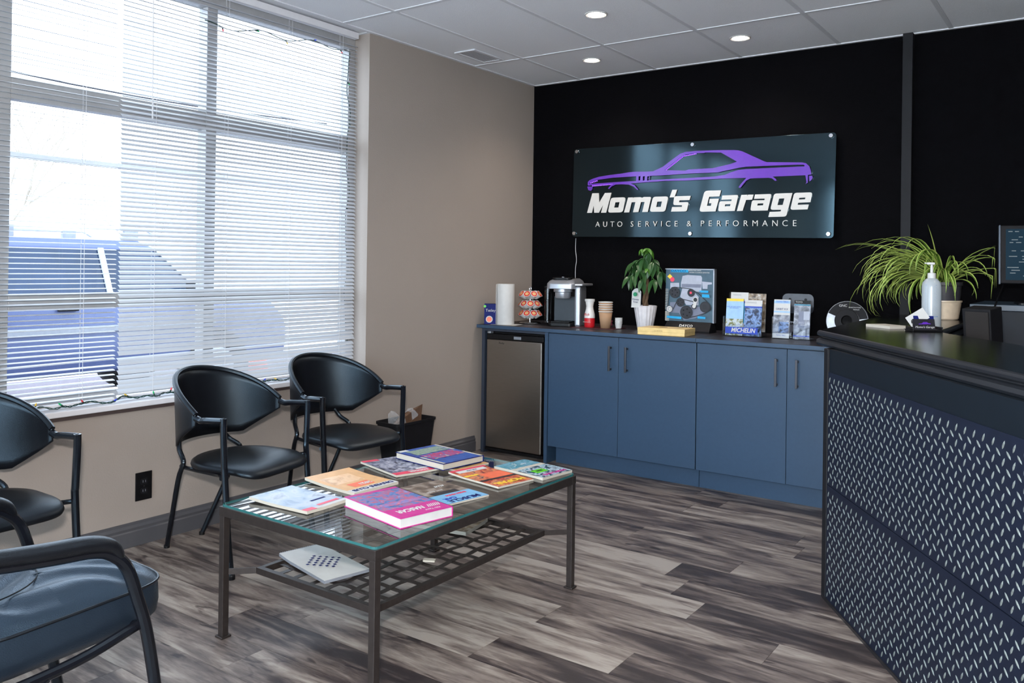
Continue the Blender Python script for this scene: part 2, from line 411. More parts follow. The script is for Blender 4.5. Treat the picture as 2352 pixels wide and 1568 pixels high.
MB().box((-.2, -4.85, H-.0), (0, -1.748, H+.012)).build('recess_board', M_tbar, ce)

# walls
struct(MB().box((0, 0, 0), (5.6, .12, H+.1)).build('wall_back', M_blackwall))
wl = MB().box((-.2, -1.748, 0), (0, .12, H+.1)).box((-.2, -4.85, -.02), (0, -1.748, .625)).box((-.2, -7.5, 0), (0, -4.85, H+.1))
struct(wl.build('wall_left', M_wall))
struct(MB().box((5.6, -7.5, 0), (5.72, .12, H+.1)).build('wall_right', M_blackwall))
struct(MB().box((0, -7.62, 0), (.2, -7.5, H+.1)).box((5.4, -7.62, 0), (5.6, -7.5, H+.1)).box((.2, -7.62, 0), (5.4, -7.5, .1)).box((.2, -7.62, 2.56), (5.4, -7.5, H+.1)).build('wall_rear', M_otherwall))
# unseen glazing behind the camera, added so sky light reaches walls and ceiling
win2 = struct(MB().box((.2, -7.6, .1), (5.4, -7.54, .16)).box((.2, -7.6, 2.5), (5.4, -7.54, 2.56)).box((.2, -7.6, .16), (.26, -7.54, 2.5)).box((5.34, -7.6, .16), (5.4, -7.54, 2.5)).build('rear_fill_window', M_frame))
for x in (1.9, 3.6): MB().box((x, -7.6, .16), (x+.06, -7.54, 2.5)).build('mullion', M_frame, win2)
for xa, xb in ((.26, 1.9), (1.96, 3.6), (3.66, 5.34)): MB().box((xa, -7.575, .16), (xb, -7.57, 2.5)).build('pane', M_winglass, win2)
struct(MB().box((2.606, -.06, 0), (2.658, 0, H-.002)).build('trim_1', M_trimblack))
# baseboard with a moulded top
bb = MB(); prof = [(0, 0), (.016, 0), (.016, .066), (.011, .072), (.013, .084), (.007, .096), (.006, .106), (0, .108)]
bb.loft([[(x, y, z) for x, z in prof] for y in (-7.49, -.69)])
struct(bb.build('baseboard_left', M_base))
# sill
sl = MB().box((-.125, -4.85, .628), (.022, -1.753, .654))
si = struct(sl.build('trim_2', M_sill, bevel=.004))
struct(MB().box((0, -4.85, .612), (.012, -1.76, .628)).build('trim_3', mat('dark_sill_strip', lin(70, 58, 56), .6)))  # thin dark brown strip under the sill's front edge

# window: frame, mullions, transoms, panes
win = struct(MB().box((-.19, -4.85, .64), (-.12, -1.748, .70)).box((-.19, -4.85, H-.09), (-.12, -1.748, H)).box((-.19, -1.80, .7), (-.12, -1.748, H-.09)).box((-.19, -4.85, .7), (-.12, -4.80, H-.09)).build('window_1', M_frame, bevel=.003))
MU = [(-2.768, -2.708), (-3.83, -3.685)]
for a, b in MU: MB().box((-.185, a, .70), (-.112, b, H-.09)).build('mullion', M_frame, win, bevel=.003)
bays = [(-2.708, -1.80), (-3.685, -2.768), (-4.79, -3.83)]
for a, b in bays:
    for z0, z1 in ((1.075, 1.142), (1.955, 2.043)):
        MB().box((-.18, a, z0), (-.115, b, z1)).build('transom', M_frame, win, bevel=.003)
        MB().box((-.116, a, z0+.018), (-.111, b, z0+.022)).build('glazing_bead', M_frame, win)
    for z0, z1 in ((.70, 1.075), (1.142, 1.955), (2.043, H-.09)):
        MB().box((-.150, a, z0), (-.1499, b, z1)).build('pane', M_tinted, win)

# blinds
def blind(name, label, ya, yb, tilt, zb, cords, wand, seed, sag=0):
    t = thing(name, label, 'blind', (-.055, (ya+yb)/2, 0), 0, 'white venetian blinds in the window')
    Lh = abs(yb-ya)/2; R_ = random.Random(seed)
    MB().box((-.018, -Lh, H-.045), (.018, Lh, H-.008)).build('headrail', M_sill, t, bevel=.003)
    MB().box((-.012, -Lh, zb), (.012, Lh, zb+.012)).build('bottom_rail', M_sill, t, bevel=.004)
    me = MB().use(M_slat); nseg = 5; wd = .0125
    prof = [(wd*(2*i/nseg-1), .0018*(1-(2*i/nseg-1)**2)) for i in range(nseg+1)]
    me.add([(x, -Lh, z) for x, z in prof]+[(x, Lh, z) for x, z in prof], [(i, i+1, nseg+2+i, nseg+1+i) for i in range(nseg)])
    me = me.mesh('slat')
    for p in me.polygons: p.use_smooth = True
    n = int((H-.055-zb-.02)/.0216)
    for k in range(n):
        z = zb+.028+k*.0216
        o = bpy.data.objects.new('slat', me); COL.objects.link(o); o.parent = t
        o.location = (R_.uniform(-.0008, .0008), 0, z+R_.uniform(-.0008, .0008))
        o.rotation_euler = (R_.uniform(-.0012, .0012), tilt+sag*(1-z/H)+R_.uniform(-.05, .05), 0)
        if name == 'venetian_blind' and k in (7,): o.rotation_euler = (.012, tilt+.1, 0)
    for c in cords:
        y = c-(ya+yb)/2
        MB().box((-.0145, y-.0008, zb), (-.013, y+.0008, H-.04)).box((.013, y-.0008, zb), (.0145, y+.0008, H-.04)).build('ladder_cord', M_cord, t)
    if wand: MB().tube([(.022, wand-(ya+yb)/2, H-.05), (.022, wand-(ya+yb)/2+.004, 1.95)], .0028, 6).build('tilt_wand', M_clearfilm if False else M_cord, t)
    return t
blind('venetian_blind', 'half open white slatted blind over the window nearest the grey wall corner', -3.245, -1.80, .50, .668, [-3.08, -2.69, -2.29, -1.92], -3.11, 3, .42)
blind('venetian_blind', 'flatly tilted white slatted blind through which the parked car shows, left in the window', -4.75, -3.262, .17, .662, [-3.41, -3.9, -4.4], None, 4)

# string of christmas lights along sill and up the jamb
sg = thing('string_lights', 'green wire string of small coloured lights lying on the window sill', 'lights', (-.02, -3, .656))
R_ = random.Random(5)
pts = []
for k in range(46):
    u = k/45; y = -3.75+1.55*u
    pts.append((-.022+.018*math.sin(k*1.1)+R_.uniform(-.006, .006)+.02, y+3, .006+abs(R_.gauss(0, .006))))
a = [p for p in spline(pts, 3)]
MB().tube([(p[0]+.003*math.sin(i*1.3), p[1], max(.0025, p[2]+.003*math.cos(i*1.3))) for i, p in enumerate(a)], .0022, 5).tube([(p[0]+.003*math.sin(i*1.3+PI), p[1], max(.0025, p[2]+.003*math.cos(i*1.3+PI))) for i, p in enumerate(a)], .0022, 5).build('wire', M_grncord, sg)
bc = [mat('bulb_'+n_, lin(*c), .3) for n_, c in (('blue', (30, 60, 200)), ('amber', (230, 190, 70)), ('green', (10, 160, 90)), ('red', (225, 50, 60)))]
for i, k in enumerate(range(3, len(a)-4, 9)):
    p = a[k]; q = Vector(p); d = Vector((R_.uniform(-.4, .6), R_.uniform(-1, 1), R_.uniform(.0, .8))).normalized()
    MB().use(M_grncord).tube([q, q+d*.012], .0042, 6).use(bc[i % 4]).tube([q+d*.012, q+d*.02, q+d*.027], [.0035, .004, .001], 6).build('bulb', None, sg)
sg2 = thing('string_lights', 'green wire string of lights hanging down the far jamb and under the blind headrail', 'lights', (-.088, -1.83, 0))
pp = [(.0+.006*math.sin(k*1.7), .0+.012*math.sin(k*.9), .75+k*.062) for k in range(30)]+[(.0, -.02-.05*k, 2.555-.014*math.sin(k*.9)-.004*k) for k in range(1, 20)]
MB().tube([p for p in spline(pp, 2)], .0026, 5).build('wire', M_grncord, sg2)
for i, k in enumerate(range(2, len(pp), 4)):
    q = Vector(pp[k]); d = Vector((.2, R_.uniform(-1, 1), R_.uniform(-1, .3))).normalized()
    MB().use(M_grncord).tube([q, q+d*.012], .0042, 6).use(bc[i % 4]).tube([q+d*.012, q+d*.02, q+d*.027], [.0035, .004, .001], 6).build('bulb', None, sg2)

# ceiling lamps and vent
names = ['round recessed ceiling lamp nearest the camera, above the room middle', 'round recessed ceiling lamp above the sign, rightmost of the three', 'round recessed ceiling lamp near the wall corner above the coffee machine']
for (x, y), lb in zip(LAMPS, names):
    t = thing('ceiling_lamp', lb, 'lamp', (x, y, H-.001), 0, 'recessed ceiling lamps')
    MB().lathe([(.062, .0), (.062, -.004), (.056, -.007), (.047, -.004), (.047, 0)], n=32).build('ring', M_white, t, smooth=True)
    MB().lathe([(.0455, -.003), (.0455, -.001)], n=32).build('diffuser', M_lamp, t)
    sp = bpy.data.lights.new('lamp_light', 'SPOT'); sp.energy = 16; sp.spot_size = 2.4; sp.spot_blend = .8; sp.color = (1, .86, .74); sp.shadow_soft_size = .045
    so = bpy.data.objects.new('lamp_light', sp); COL.objects.link(so); so.parent = t; so.location = (0, 0, -.02)
for x, y in ((2.6, -2.6), (2.9, -4.4), (1.6, -3.6), (3.9, -1.6)):   # the same lamps further into the room, above and behind the camera
    if (x, y) != (1.6, -3.6) and (x, y) != (2.6, -2.6):
        sp = bpy.data.lights.new('lamp_light', 'SPOT'); sp.energy = 16; sp.spot_size = 2.6; sp.spot_blend = .8; sp.color = (1, .9, .8); sp.shadow_soft_size = .045
        so = bpy.data.objects.new('lamp_light', sp); COL.objects.link(so); so.location = (x, y, H-.02)
vt = thing('ceiling_vent', 'white louvred air vent in the ceiling tile beside the grey wall', 'vent', (.215, -.965, H-.001))
MB().box((-.085, -.155, -.006), (.085, -.135, .003)).box((-.085, .135, -.006), (.085, .155, .003)).box((-.085, -.135, -.006), (-.065, .135, .003)).box((.065, -.135, -.006), (.085, .135, .003)).build('frame', M_tbar, vt, bevel=.002)
MB().box((-.066, -.136, .0005), (.066, .136, .002)).build('backing', M_grey, vt)
for k in range(7):
    MB().box((-.0095, -.135, -.0005), (.0095, .135, .0005)).build('slat', M_tbar, vt, loc=(-.054+k*.018, 0, -.0025), rot=(0, .18, 0))

# ================================================================== OUTSIDE
struct(MB().box((-6.8, -20, -.16), (-1.5, 20, -.14)).build('driveway', mat('mauve_brick_driveway', lin(92, 82, 92), .8, var=.15, scale=12)))
g = MB().box((-40, -30, -.2), (-.2, 30, -.16)).box((-.2, -30, -.2), (20, -7.62, -.16)).build('pavement', M_asphalt); struct(g)
def suv():
    t = thing('parked_car', 'pale blue four wheel drive with roof rails parked outside the window', 'car', (-4.8, -1.75, -.16))
    # local: x across, y forward; near side at x=+.9
    def sect(pr, hw): return [(x*hw, 0, z) for x, z in pr]
    rings = []
    for y, hb, hw in ((-2.2, .95, .80), (-2.1, 1.12, .88), (-1.0, 1.15, .9), (1.5, 1.15, .9), (1.75, 1.10, .88), (2.5, 1.02, .84), (2.75, .85, .74)):
        z0 = .42
        rings.append([(-hw*.96, y, z0), (hw*.96, y, z0), (hw, y, z0+.15), (hw, y, hb-.12), (hw*.94, y, hb), (-hw*.94, y, hb), (-hw, y, hb-.12), (-hw, y, z0+.15)])
    MB().loft(rings).build('body', M_carblue, t, bevel=.03, smooth=True)
    MB().loft([[(-.84, -2.15, 1.14), (.84, -2.15, 1.14), (.84, 1.62, 1.14), (-.84, 1.62, 1.14)], [(-.72, -2.05, 1.56), (.72, -2.05, 1.56), (.72, 1.16, 1.56), (-.72, 1.16, 1.56)]], close=False).build('glasshouse', M_carglass, t)
    MB().loft([[(-.74, -2.1, 1.55), (.74, -2.1, 1.55), (.74, 1.2, 1.55), (-.74, 1.2, 1.55)], [(-.66, -2.0, 1.65), (.66, -2.0, 1.65), (.66, 1.0, 1.65), (-.66, 1.0, 1.65)]]).build('roof', M_carblue, t, bevel=.03)
    for s in (1, -1):
        MB().tube([(s*.6, -1.9, 1.75), (s*.6, 1.1, 1.77), (s*.6, 1.2, 1.72)], .024, 8).build('roof_rail', M_cartrim, t, smooth=True)
        for y in (-1.5, -.2, .95): MB().box((s*.6-.02, y-.07, 1.64), (s*.6+.02, y+.07, 1.76)).build('rail_foot', M_grey, t)
        for y0, y1_, wd_ in ((1.62, 1.16, .09), (.62, .58, .05), (-.5, -.5, .09), (-2.15, -2.05, .1)):
            MB().add([(s*.86, y0-wd_/2, 1.13), (s*.86, y0+wd_/2, 1.13), (s*.74, y1_+wd_/2, 1.57), (s*.74, y1_-wd_/2, 1.57), (s*.82, y0-wd_/2, 1.13), (s*.82, y0+wd_/2, 1.13), (s*.7, y1_+wd_/2, 1.57), (s*.7, y1_-wd_/2, 1.57)], [(0, 1, 2, 3), (7, 6, 5, 4), (0, 4, 5, 1), (1, 5, 6, 2), (2, 6, 7, 3), (3, 7, 4, 0)]).build('pillar', M_cartrim, t)
        MB().box((s*.91, -2.0, .8), (s*.93, 1.7, .86)).build('side_moulding', M_grey, t, bevel=.008)
        for y in (.2, -.95): MB().box((s*.905, y-.09, 1.0), (s*.935, y+.09, 1.03)).build('door_handle', M_black, t, bevel=.006)
        MB().box((s*.9, 1.35, 1.12), (s*1.08, 1.5, 1.27)).build('side_mirror', M_black, t, bevel=.03)
        for y in (-1.4, 1.75):
            wbm = MB(); ring = [(.36, -.1), (.38, -.06), (.38, .06), (.36, .1), (.22, .1), (.2, .06), (.0, .06)]
            wbm.lathe([(r, z) for r, z in ring], n=28); 
            wo = wbm.build('wheel', M_tire, t, smooth=True, loc=(s*.82, y, .385), rot=(0, s*PI/2, 0))
            MB().lathe([(.21, .062), (.19, .075), (.05, .07), (.0, .08)], n=20).build('hubcap', M_silver, wo, smooth=True)
    return t
suv()
cone = thing('traffic_cone', 'orange traffic cone on the pavement behind the blinds', 'cone', (-5.6, 1.8, -.16))
MB().box((-.18, -.18, 0), (.18, .18, .03)).build('base', M_blackm, cone, bevel=.01)
MB().lathe([(.14, .03), (.02, .7), (.015, .71)], n=20).build('cone', mat('orange_cone', lin(235, 90, 50), .5), cone, smooth=True)
MB().lathe([(.095, .32), (.066, .46)], n=20).build('reflective_band', M_white, cone, smooth=True)
tag(MB().box((-2.05, -5.0, 1.93), (-1.95, .45, 1.96)).build('grey_band', M_frame), 'thin grey horizontal band seen outside behind the upper blinds', 'beam')  # level grey band outside, across the upper panes
tag(MB().tube([(-9, -6+12*k/12, 4.55-.5*k/12-.9*math.sin(PI*k/12)*.4) for k in range(13)], .014, 6).build('overhead_cable', M_dark), 'thin dark overhead cable crossing the sky outside the window', 'cable')
def tree(loc, h, seed, label):
    R = random.Random(seed); b = MB()
    def br(p, d, l, r, dep):
        q = p+d*l; mid = (p+q)/2+Vector((R.uniform(-1, 1), R.uniform(-1, 1), 0))*l*.06
        b.tube([p, mid, q], [r, r*.85, r*.65], 5)
        if dep == 0: return
        for _ in range(R.choice((2, 3))):
            nd = (d+Vector((R.uniform(-.7, .7), R.uniform(-.7, .7), R.uniform(-.1, .5)))).normalized()
            br(q, nd, l*R.uniform(.6, .8), r*.6, dep-1)
    br(Vector((0, 0, 0)), Vector((0, 0, 1)), h*.3, h*.014, 5)
    o = b.build('bare_tree', M_bark, loc=loc, fixn=False); tag(o, label, 'tree', 'bare trees across the street')
tree((-16, 3.0, -.16), 5.6, 3, 'bare leafless tree outside, seen above the car at the left window edge')
tree((-19, 8.2, -.16), 4.6, 8, 'smaller bare leafless tree outside, further right behind the blinds')

# ================================================================== BACK CABINETS
ZT = .883; YF = -.66
t = thing('fridge_surround', 'slate blue laminate surround enclosing the small fridge', 'cabinet', (0, 0, 0))
MB().box((.05, -.68, 0), (.075, -.02, .857)).build('side_panel', M_cabdark, t)
MB().box((.571, -.68, 0), (.596, -.02, .857)).build('side_panel', M_cab, t)
MB().box((.075, -.68, .842), (.571, -.02, .857)).build('top_rail', M_cabdark, t)
wt = MB().box((.018, -.70, .86), (1.632, -.002, ZT)).build('worktop', M_top, None, bevel=.0015)
MB().box((.018, -.7016, .8605), (1.632, -.70, ZT-.001)).build('front_edge', M_cab, wt)
tag(wt, 'long dark worktop slab with slate blue front edge, over the fridge and left cabinet', 'worktop', 'worktops')
wt2 = MB().box((1.634, -.70, .86), (2.70, -.002, ZT)).build('worktop', M_top, None, bevel=.0015)
MB().box((1.634, -.7016, .8605), (2.70, -.70, ZT-.001)).build('front_edge', M_cab, wt2)
tag(wt2, 'dark worktop slab with slate blue front edge, under the brochure holders', 'worktop', 'worktops')
for (xa, xm, xb, hx, lb) in ((.600, 1.116, 1.628, (1.064, 1.178), 'slate blue two door base cabinet beside the small fridge'), (1.632, 2.156, 2.68, (2.102, 2.215), 'slate blue two door base cabinet beside the reception counter')):
    t = thing('base_cabinet', lb, 'cabinet', (xa, 0, 0), 0, 'base cabinets under the worktop'); W_ = xb-xa
    MB().box((0, -.655, .11), (W_, -.02, .857)).build('carcass', M_cabdark, t)
    MB().box((0 if xa > 1 else .03, -.618, 0), (W_, -.60, .11)).build('toe_kick', M_cab, t)
    for da, db, h in ((.001, xm-xa-.0015, hx[0]-xa), (xm-xa+.0015, W_-.001, hx[1]-xa)):
        d = MB().box((da, -.678, .114), (db, -.657, .853)).build('door', M_cab, t, bevel=.001)
        hd = MB().box((h-.006, -.712, .645), (h+.006, -.702, .80)).box((h-.005, -.703, .65), (h+.005, -.678, .662)).box((h-.005, -.703, .783), (h+.005, -.678, .795))
        hd.build('handle', M_gun, d, bevel=.0015)
# fridge
t = thing('mini_fridge', 'small stainless steel fridge with black top strip under the worktop', 'fridge', (.083, 0, 0))
MB().box((0, -.62, .02), (.478, -.08, .836)).build('body', M_black, t, bevel=.004)
dr = MB().box((.0, -.672, .04), (.46, -.625, .785)).build('door', M_steel, t, bevel=.008, seg=3)
MB().box((.0, -.668, .786), (.47, -.622, .822)).build('door_top_strip', M_black, dr, bevel=.003)
MB().box((.23, -.6695, .793), (.29, -.668, .812)).build('badge', M_grey, dr)
MB().box((.003, -.667, .823), (.03, -.63, .838)).build('hinge', M_silver, t, bevel=.003)
MB().box((-.005, -.668, .018), (.475, -.60, .036)).build('plinth', M_black, t)
text('Danby', .018, M_dark, dr, (.13, -.6724, .762), FRONT, 'logo')

# ================================================================== SIGN
# sign board local frame: x along the board, y up, facing the room; tilted slightly
SW, SH = 1.852, .642
sg = thing('wall_sign', 'satin black garage sign with purple car outline and white lettering on the black wall', 'sign', (1.308, -.034, 1.8175))
sg.rotation_euler = (PI/2, 0, 0); sg.rotation_mode = 'XYZ'
sg.matrix_world = Matrix.Translation((1.308, -.034, 1.8175)) @ Matrix.Rotation(math.radians(.85), 4, 'Y') @ Matrix.Rotation(PI/2, 4, 'X')
x0, x1s, y0s, y1s = -SW/2, SW/2, -SH/2, SH/2
MB().prism(rrect(x0, y0s, x1s, y1s, .022, 5), 0, .006).build('board', M_sign, sg, bevel=.0012)
# homography photo crop -> board metres (corners of the board in photo pixels)
def homog(src, dst):
    A = []; Bv = []
    for (x, y), (u, v) in zip(src, dst):
        A.append([x, y, 1, 0, 0, 0, -u*x, -u*y]); Bv.append(u); A.append([0, 0, 0, x, y, 1, -v*x, -v*y]); Bv.append(v)
    n = 8
    for i in range(n):
        p = max(range(i, n), key=lambda r: abs(A[r][i])); A[i], A[p] = A[p], A[i]; Bv[i], Bv[p] = Bv[p], Bv[i]
        for r in range(n):
            if r != i:
                k = A[r][i]/A[i][i]; A[r] = [a_-k*b_ for a_, b_ in zip(A[r], A[i])]; Bv[r] -= k*Bv[i]
    h = [Bv[i]/A[i][i] for i in range(n)]
    return lambda x, y: ((h[0]*x+h[1]*y+h[2])/(h[6]*x+h[7]*y+1), (h[3]*x+h[4]*y+h[5])/(h[6]*x+h[7]*y+1))
HB = homog([(1318.5, 346), (1921, 300.5), (1916.5, 550), (1316, 550)], [(x0, y1s), (x1s, y1s), (x1s, y0s), (x0, y0s)])
# traced shapes are given in the readings of four enlarged views: (origin, scale)
VA = (1300, 290, 6.9176); VB = (1580, 290, 6.5333); VC = (1330, 430, 7.587); VD = (1590, 430, 7.587)
def tr(view, pts): return [HB(view[0]+x/view[2], view[1]+y/view[2]) for x, y in pts]
car = tr(VA, [(365, 920), (385, 893), (440, 865), (540, 832), (700, 803), (900, 777), (1000, 757), (1120, 745), (1250, 744), (1390, 738), (1470, 700), (1550, 660), (1680, 556), (1820, 450), (1900, 420), (2080, 400), (2340, 392)]) \
    + tr(VB, [(300, 370), (500, 364), (700, 362), (760, 366), (820, 380), (1150, 530), (1190, 542), (1720, 542), (1780, 555), (1830, 600), (1850, 660), (1862, 726), (1810, 732), (1808, 850), (1775, 872), (1790, 845), (1772, 738), (1280, 762), (1330, 800), (1338, 824), (1315, 826), (1270, 790), (1220, 782), (1000, 790), (940, 795), (880, 830), (795, 938), (768, 932), (800, 880), (885, 785)]) \
    + tr(VB, [(500, 800), (0, 832)]) + tr(VA, [(1590, 890), (1035, 935), (1100, 960), (1162, 1035), (1145, 1038), (1090, 985), (1010, 955), (900, 950), (800, 955), (740, 985), (700, 1028), (684, 1020), (720, 975), (760, 945), (430, 970), (372, 975), (364, 960)])
win_ = tr(VA, [(1575, 716), (1700, 610), (1830, 505), (1900, 462), (2020, 442), (2200, 433)]) + tr(VB, [(260, 402), (500, 402), (740, 538), (640, 576), (380, 640), (200, 652), (20, 664)]) + tr(VA, [(1900, 722)])
head = tr(VA, [(385, 948), (400, 925), (520, 882), (760, 845), (1128, 820), (1128, 896), (900, 908), (560, 935), (400, 950)])
slot = lambda a_: tr(VA, [(a_, 820), (a_+32, 816), (a_+26, 884), (a_-2, 888)])
strip = tr(VA, [(1340, 812), (1500, 804)]) + tr(VB, [(0, 728), (460, 704), (560, 680), (780, 630), (880, 614), (1200, 598), (1640, 578), (1745, 578), (1762, 592), (1755, 602), (1280, 628), (880, 650), (760, 666), (640, 706), (560, 742), (400, 768), (0, 795)]) + tr(VA, [(1600, 862), (1330, 880)])
outline([car, win_, head, slot(1164), slot(1232), slot(1300), strip], .004, M_plum, 'car_emblem', sg, (0, 0, .016))
outline([tr(VA, [(358, 995), (375, 988), (437, 990), (430, 1040), (412, 1058), (375, 1048)])], .004, M_plum, 'bumper_emblem', sg, (0, 0, .016))
outline([tr(VB, [(1828, 748), (1874, 744), (1882, 775), (1862, 810), (1835, 834), (1830, 800)])], .004, M_plum, 'bumper_emblem', sg, (0, 0, .016))
def gl(view, outer, *holes):
    return outline([tr(view, outer)]+[tr(view, h) for h in holes], .003, M_signw, 'letter', sg, (0, 0, .013))
def rnd_(pts, idx, r=22):
    """round the listed corners of a polygon"""
    out = []; n = len(pts)
    for i, p in enumerate(pts):
        if i not in idx: out.append(p); continue
        P = Vector(p); A_ = Vector(pts[i-1]); B_ = Vector(pts[(i+1) % n]); a_ = P+(A_-P).normalized()*r; b_ = P+(B_-P).normalized()*r
        for k in range(5):
            t_ = k/4; q = a_*(1-t_)**2+P*2*t_*(1-t_)+b_*t_**2; out.append((q.x, q.y))
    return out
gl(VC, [(248, 142), (358, 138), (366, 310), (466, 135), (576, 130), (492, 482), (402, 484), (438, 345), (366, 484), (284, 485), (274, 358), (246, 486), (162, 488)])
gl(VC, rnd_([(572, 218), (826, 206), (776, 474), (520, 482)], (0, 1, 2, 3), 46), [(648, 298), (722, 294), (702, 390), (626, 392)])
gl(VC, rnd_([(868, 212), (950, 208), (946, 222), (970, 208), (1095, 203), (1110, 216), (1140, 200), (1268, 198), (1212, 464), (1114, 468), (1155, 288), (1092, 291), (1048, 468), (956, 472), (996, 292), (930, 296), (890, 474), (802, 476)], (7, 4), 26))
gl(VC, rnd_([(1300, 196), (1566, 186), (1512, 456), (1244, 462)], (0, 1, 2, 3), 46), [(1374, 282), (1456, 276), (1436, 372), (1354, 376)])
gl(VC, [(1634, 70), (1716, 66), (1670, 202), (1588, 206)])
gl(VC, rnd_([(1668, 184), (1952, 174), (1934, 248), (1760, 256), (1750, 290), (1920, 284), (1886, 450), (1616, 456), (1634, 374), (1802, 370), (1806, 342), (1650, 340)], (0, 5, 6, 11), 34))
gl(VD, rnd_([(222, 82), (508, 72), (482, 180), (302, 188), (262, 350), (334, 350), (344, 302), (300, 304), (314, 226), (472, 220), (416, 446), (130, 456)], (0, 11), 56))
gl(VD, rnd_([(530, 164), (812, 152), (750, 436), (460, 446), (484, 268), (690, 262), (696, 232), (516, 240)], (1, 3, 4), 36), [(584, 320), (678, 316), (668, 352), (572, 356)])
gl(VD, [(862, 152), (966, 146), (958, 172), (984, 146), (1076, 144), (1052, 234), (946, 240), (888, 434), (788, 438)])
gl(VD, rnd_([(1102, 142), (1392, 130), (1326, 424), (1022, 432), (1050, 246), (1266, 242), (1272, 214), (1086, 220)], (1, 3, 4), 36), [(1150, 302), (1250, 298), (1242, 334), (1140, 338)])
gl(VD, rnd_([(1436, 124), (1754, 110), (1650, 530), (1338, 540), (1360, 450), (1552, 440), (1562, 410), (1370, 412)], (0, 2, 7), 44), [(1522, 212), (1616, 206), (1586, 324), (1494, 328)])
gl(VD, rnd_([(1786, 108), (2106, 96), (2072, 272), (1856, 284), (1846, 320), (2044, 312), (2022, 400), (1718, 410)], (0, 1, 7), 46), [(1876, 196), (1984, 190), (1978, 220), (1868, 226)])
for view, word, xsr, ya, yb in ((VC, 'AUTOSERVICE&', (345, 475, 600, 728, 940, 1068, 1203, 1340, 1450, 1567, 1703, 1928), 693, 671), (VD, 'PERFORMANCE', (188, 325, 475, 620, 772, 942, 1108, 1280, 1455, 1630, 1795), 667, 652)):
    for ch, xr in zip(word, xsr):
        yr = ya+(yb-ya)*(xr-xsr[0])/(xsr[-1]-xsr[0]); u, v = HB(view[0]+xr/view[2], view[1]+yr/view[2])
        text(ch, .055, M_signw, sg, (u, v, .013), (0, 0, 0), 'tagline_letter', ext=.003, off=-.0005)
R_ = random.Random(2)
leds = MB()
for (v, p, q, n_) in ((VA, (1590, 708), (1860, 485), 14), (VA, (1860, 485), (2080, 440), 9), (VA, (430, 978), (760, 946), 14), (VA, (400, 930), (520, 888), 5)):
    a_, b_ = HB(v[0]+p[0]/v[2], v[1]+p[1]/v[2]), HB(v[0]+q[0]/v[2], v[1]+q[1]/v[2])
    for k in range(n_):
        x, y = a_[0]+(b_[0]-a_[0])*k/n_, a_[1]+(b_[1]-a_[1])*k/n_; leds.box((x-.003, y-.003, .006), (x+.003, y+.003, .0095))
tag(leds.build('led_strip', M_led, sg), 'violet glowing leds behind the car outline')
for px_, py_ in ((1326, 352), (1590, 333), (1909, 309), (1905, 540), (1587, 541), (1322, 542)):
    u, v = HB(px_, py_); MB().lathe([(.014, -.028), (.014, .014), (.012, .018), (0, .018)], c=(u, v, 0), n=20).build('standoff_cap', M_chrome, sg, smooth=True)
cab = [(1322, 545), (1321, 570), (1323, 595), (1319, 618), (1320, 640)]
tag(MB().tube(spline([(.395, -.012, 1.50), (.392, -.01, 1.42), (.402, -.012, 1.34), (.393, -.01, 1.26), (.40, -.012, 1.1), (.43, -.03, .89)], 5), .0022, 6).build('power_cord', M_cord), 'thin white cord hanging from the sign down behind the coffee machine', 'cord')

# ================================================================== ITEMS ON THE BACK WORKTOP
def K(name, label, cat, x, y, rz=0, z=ZT+.0004, group=None): return thing(name, label, cat, (x, y, z), rz, group)
# tea box
t = K('tea_box', 'blue tea carton standing behind the paper towel roll', 'box', .085, -.665+.045, .62)
MB().box((-.05, -.03, 0), (.05, .03, .142)).build('carton', M_dkblue, t, bevel=.0015)
text('Tetley', .027, M_white, t, (-.006, -.0305, .096), FRONT, 'logo')
MB().use(M_white).lathe([(0, 0), (.024, 0), (.024, .001), (0, .001)], n=20).use(M_org).lathe([(0, .0011), (.018, .0011), (.018, .0015), (0, .0015)], n=20).build('teacup_print', None, t, loc=(-.015, -.0302, .035), rot=(PI/2, 0, 0))
MB().lathe([(0, 0), (.009, 0), (.009, .001), (0, .001)], n=14).build('round_mark', M_grn, t, loc=(-.046, -.0302, .125), rot=(PI/2, 0, 0))
# towel
tag(MB().quad((-.085, -.075, .0), (.11, -.055, .0), (.085, .07, 0), (-.06, .06, 0)).build('paper_sheet', M_white, None, solid=.0008, loc=(.185, -.575, ZT+.0008)), 'loose white paper sheet lying under the paper towel roll', 'paper')
t = K('paper_towel_roll', 'tall white roll of paper towel standing on the worktop', 'paper towel', .168, -.572, .5, ZT+.0016)
MB().lathe([(.02, 0), (.062, 0), (.0635, .004), (.0635, .276), (.062, .28), (.02, .28), (.02, 0)], n=36).build('roll', M_white, t, smooth=True)
MB().grid(lambda u, v: ((.0635+.001+.006*u)*math.cos(2.9+u*.9), (.0635+.001+.006*u)*math.sin(2.9+u*.9), .003+.274*v), 6, 2).build('loose_sheet', M_white, t, solid=.0006, smooth=True)
MB().lathe([(.017, .001), (.0195, .001), (.0195, .279), (.017, .279), (.017, .001)], n=20).build('cardboard_core', M_kraft, t, smooth=True)
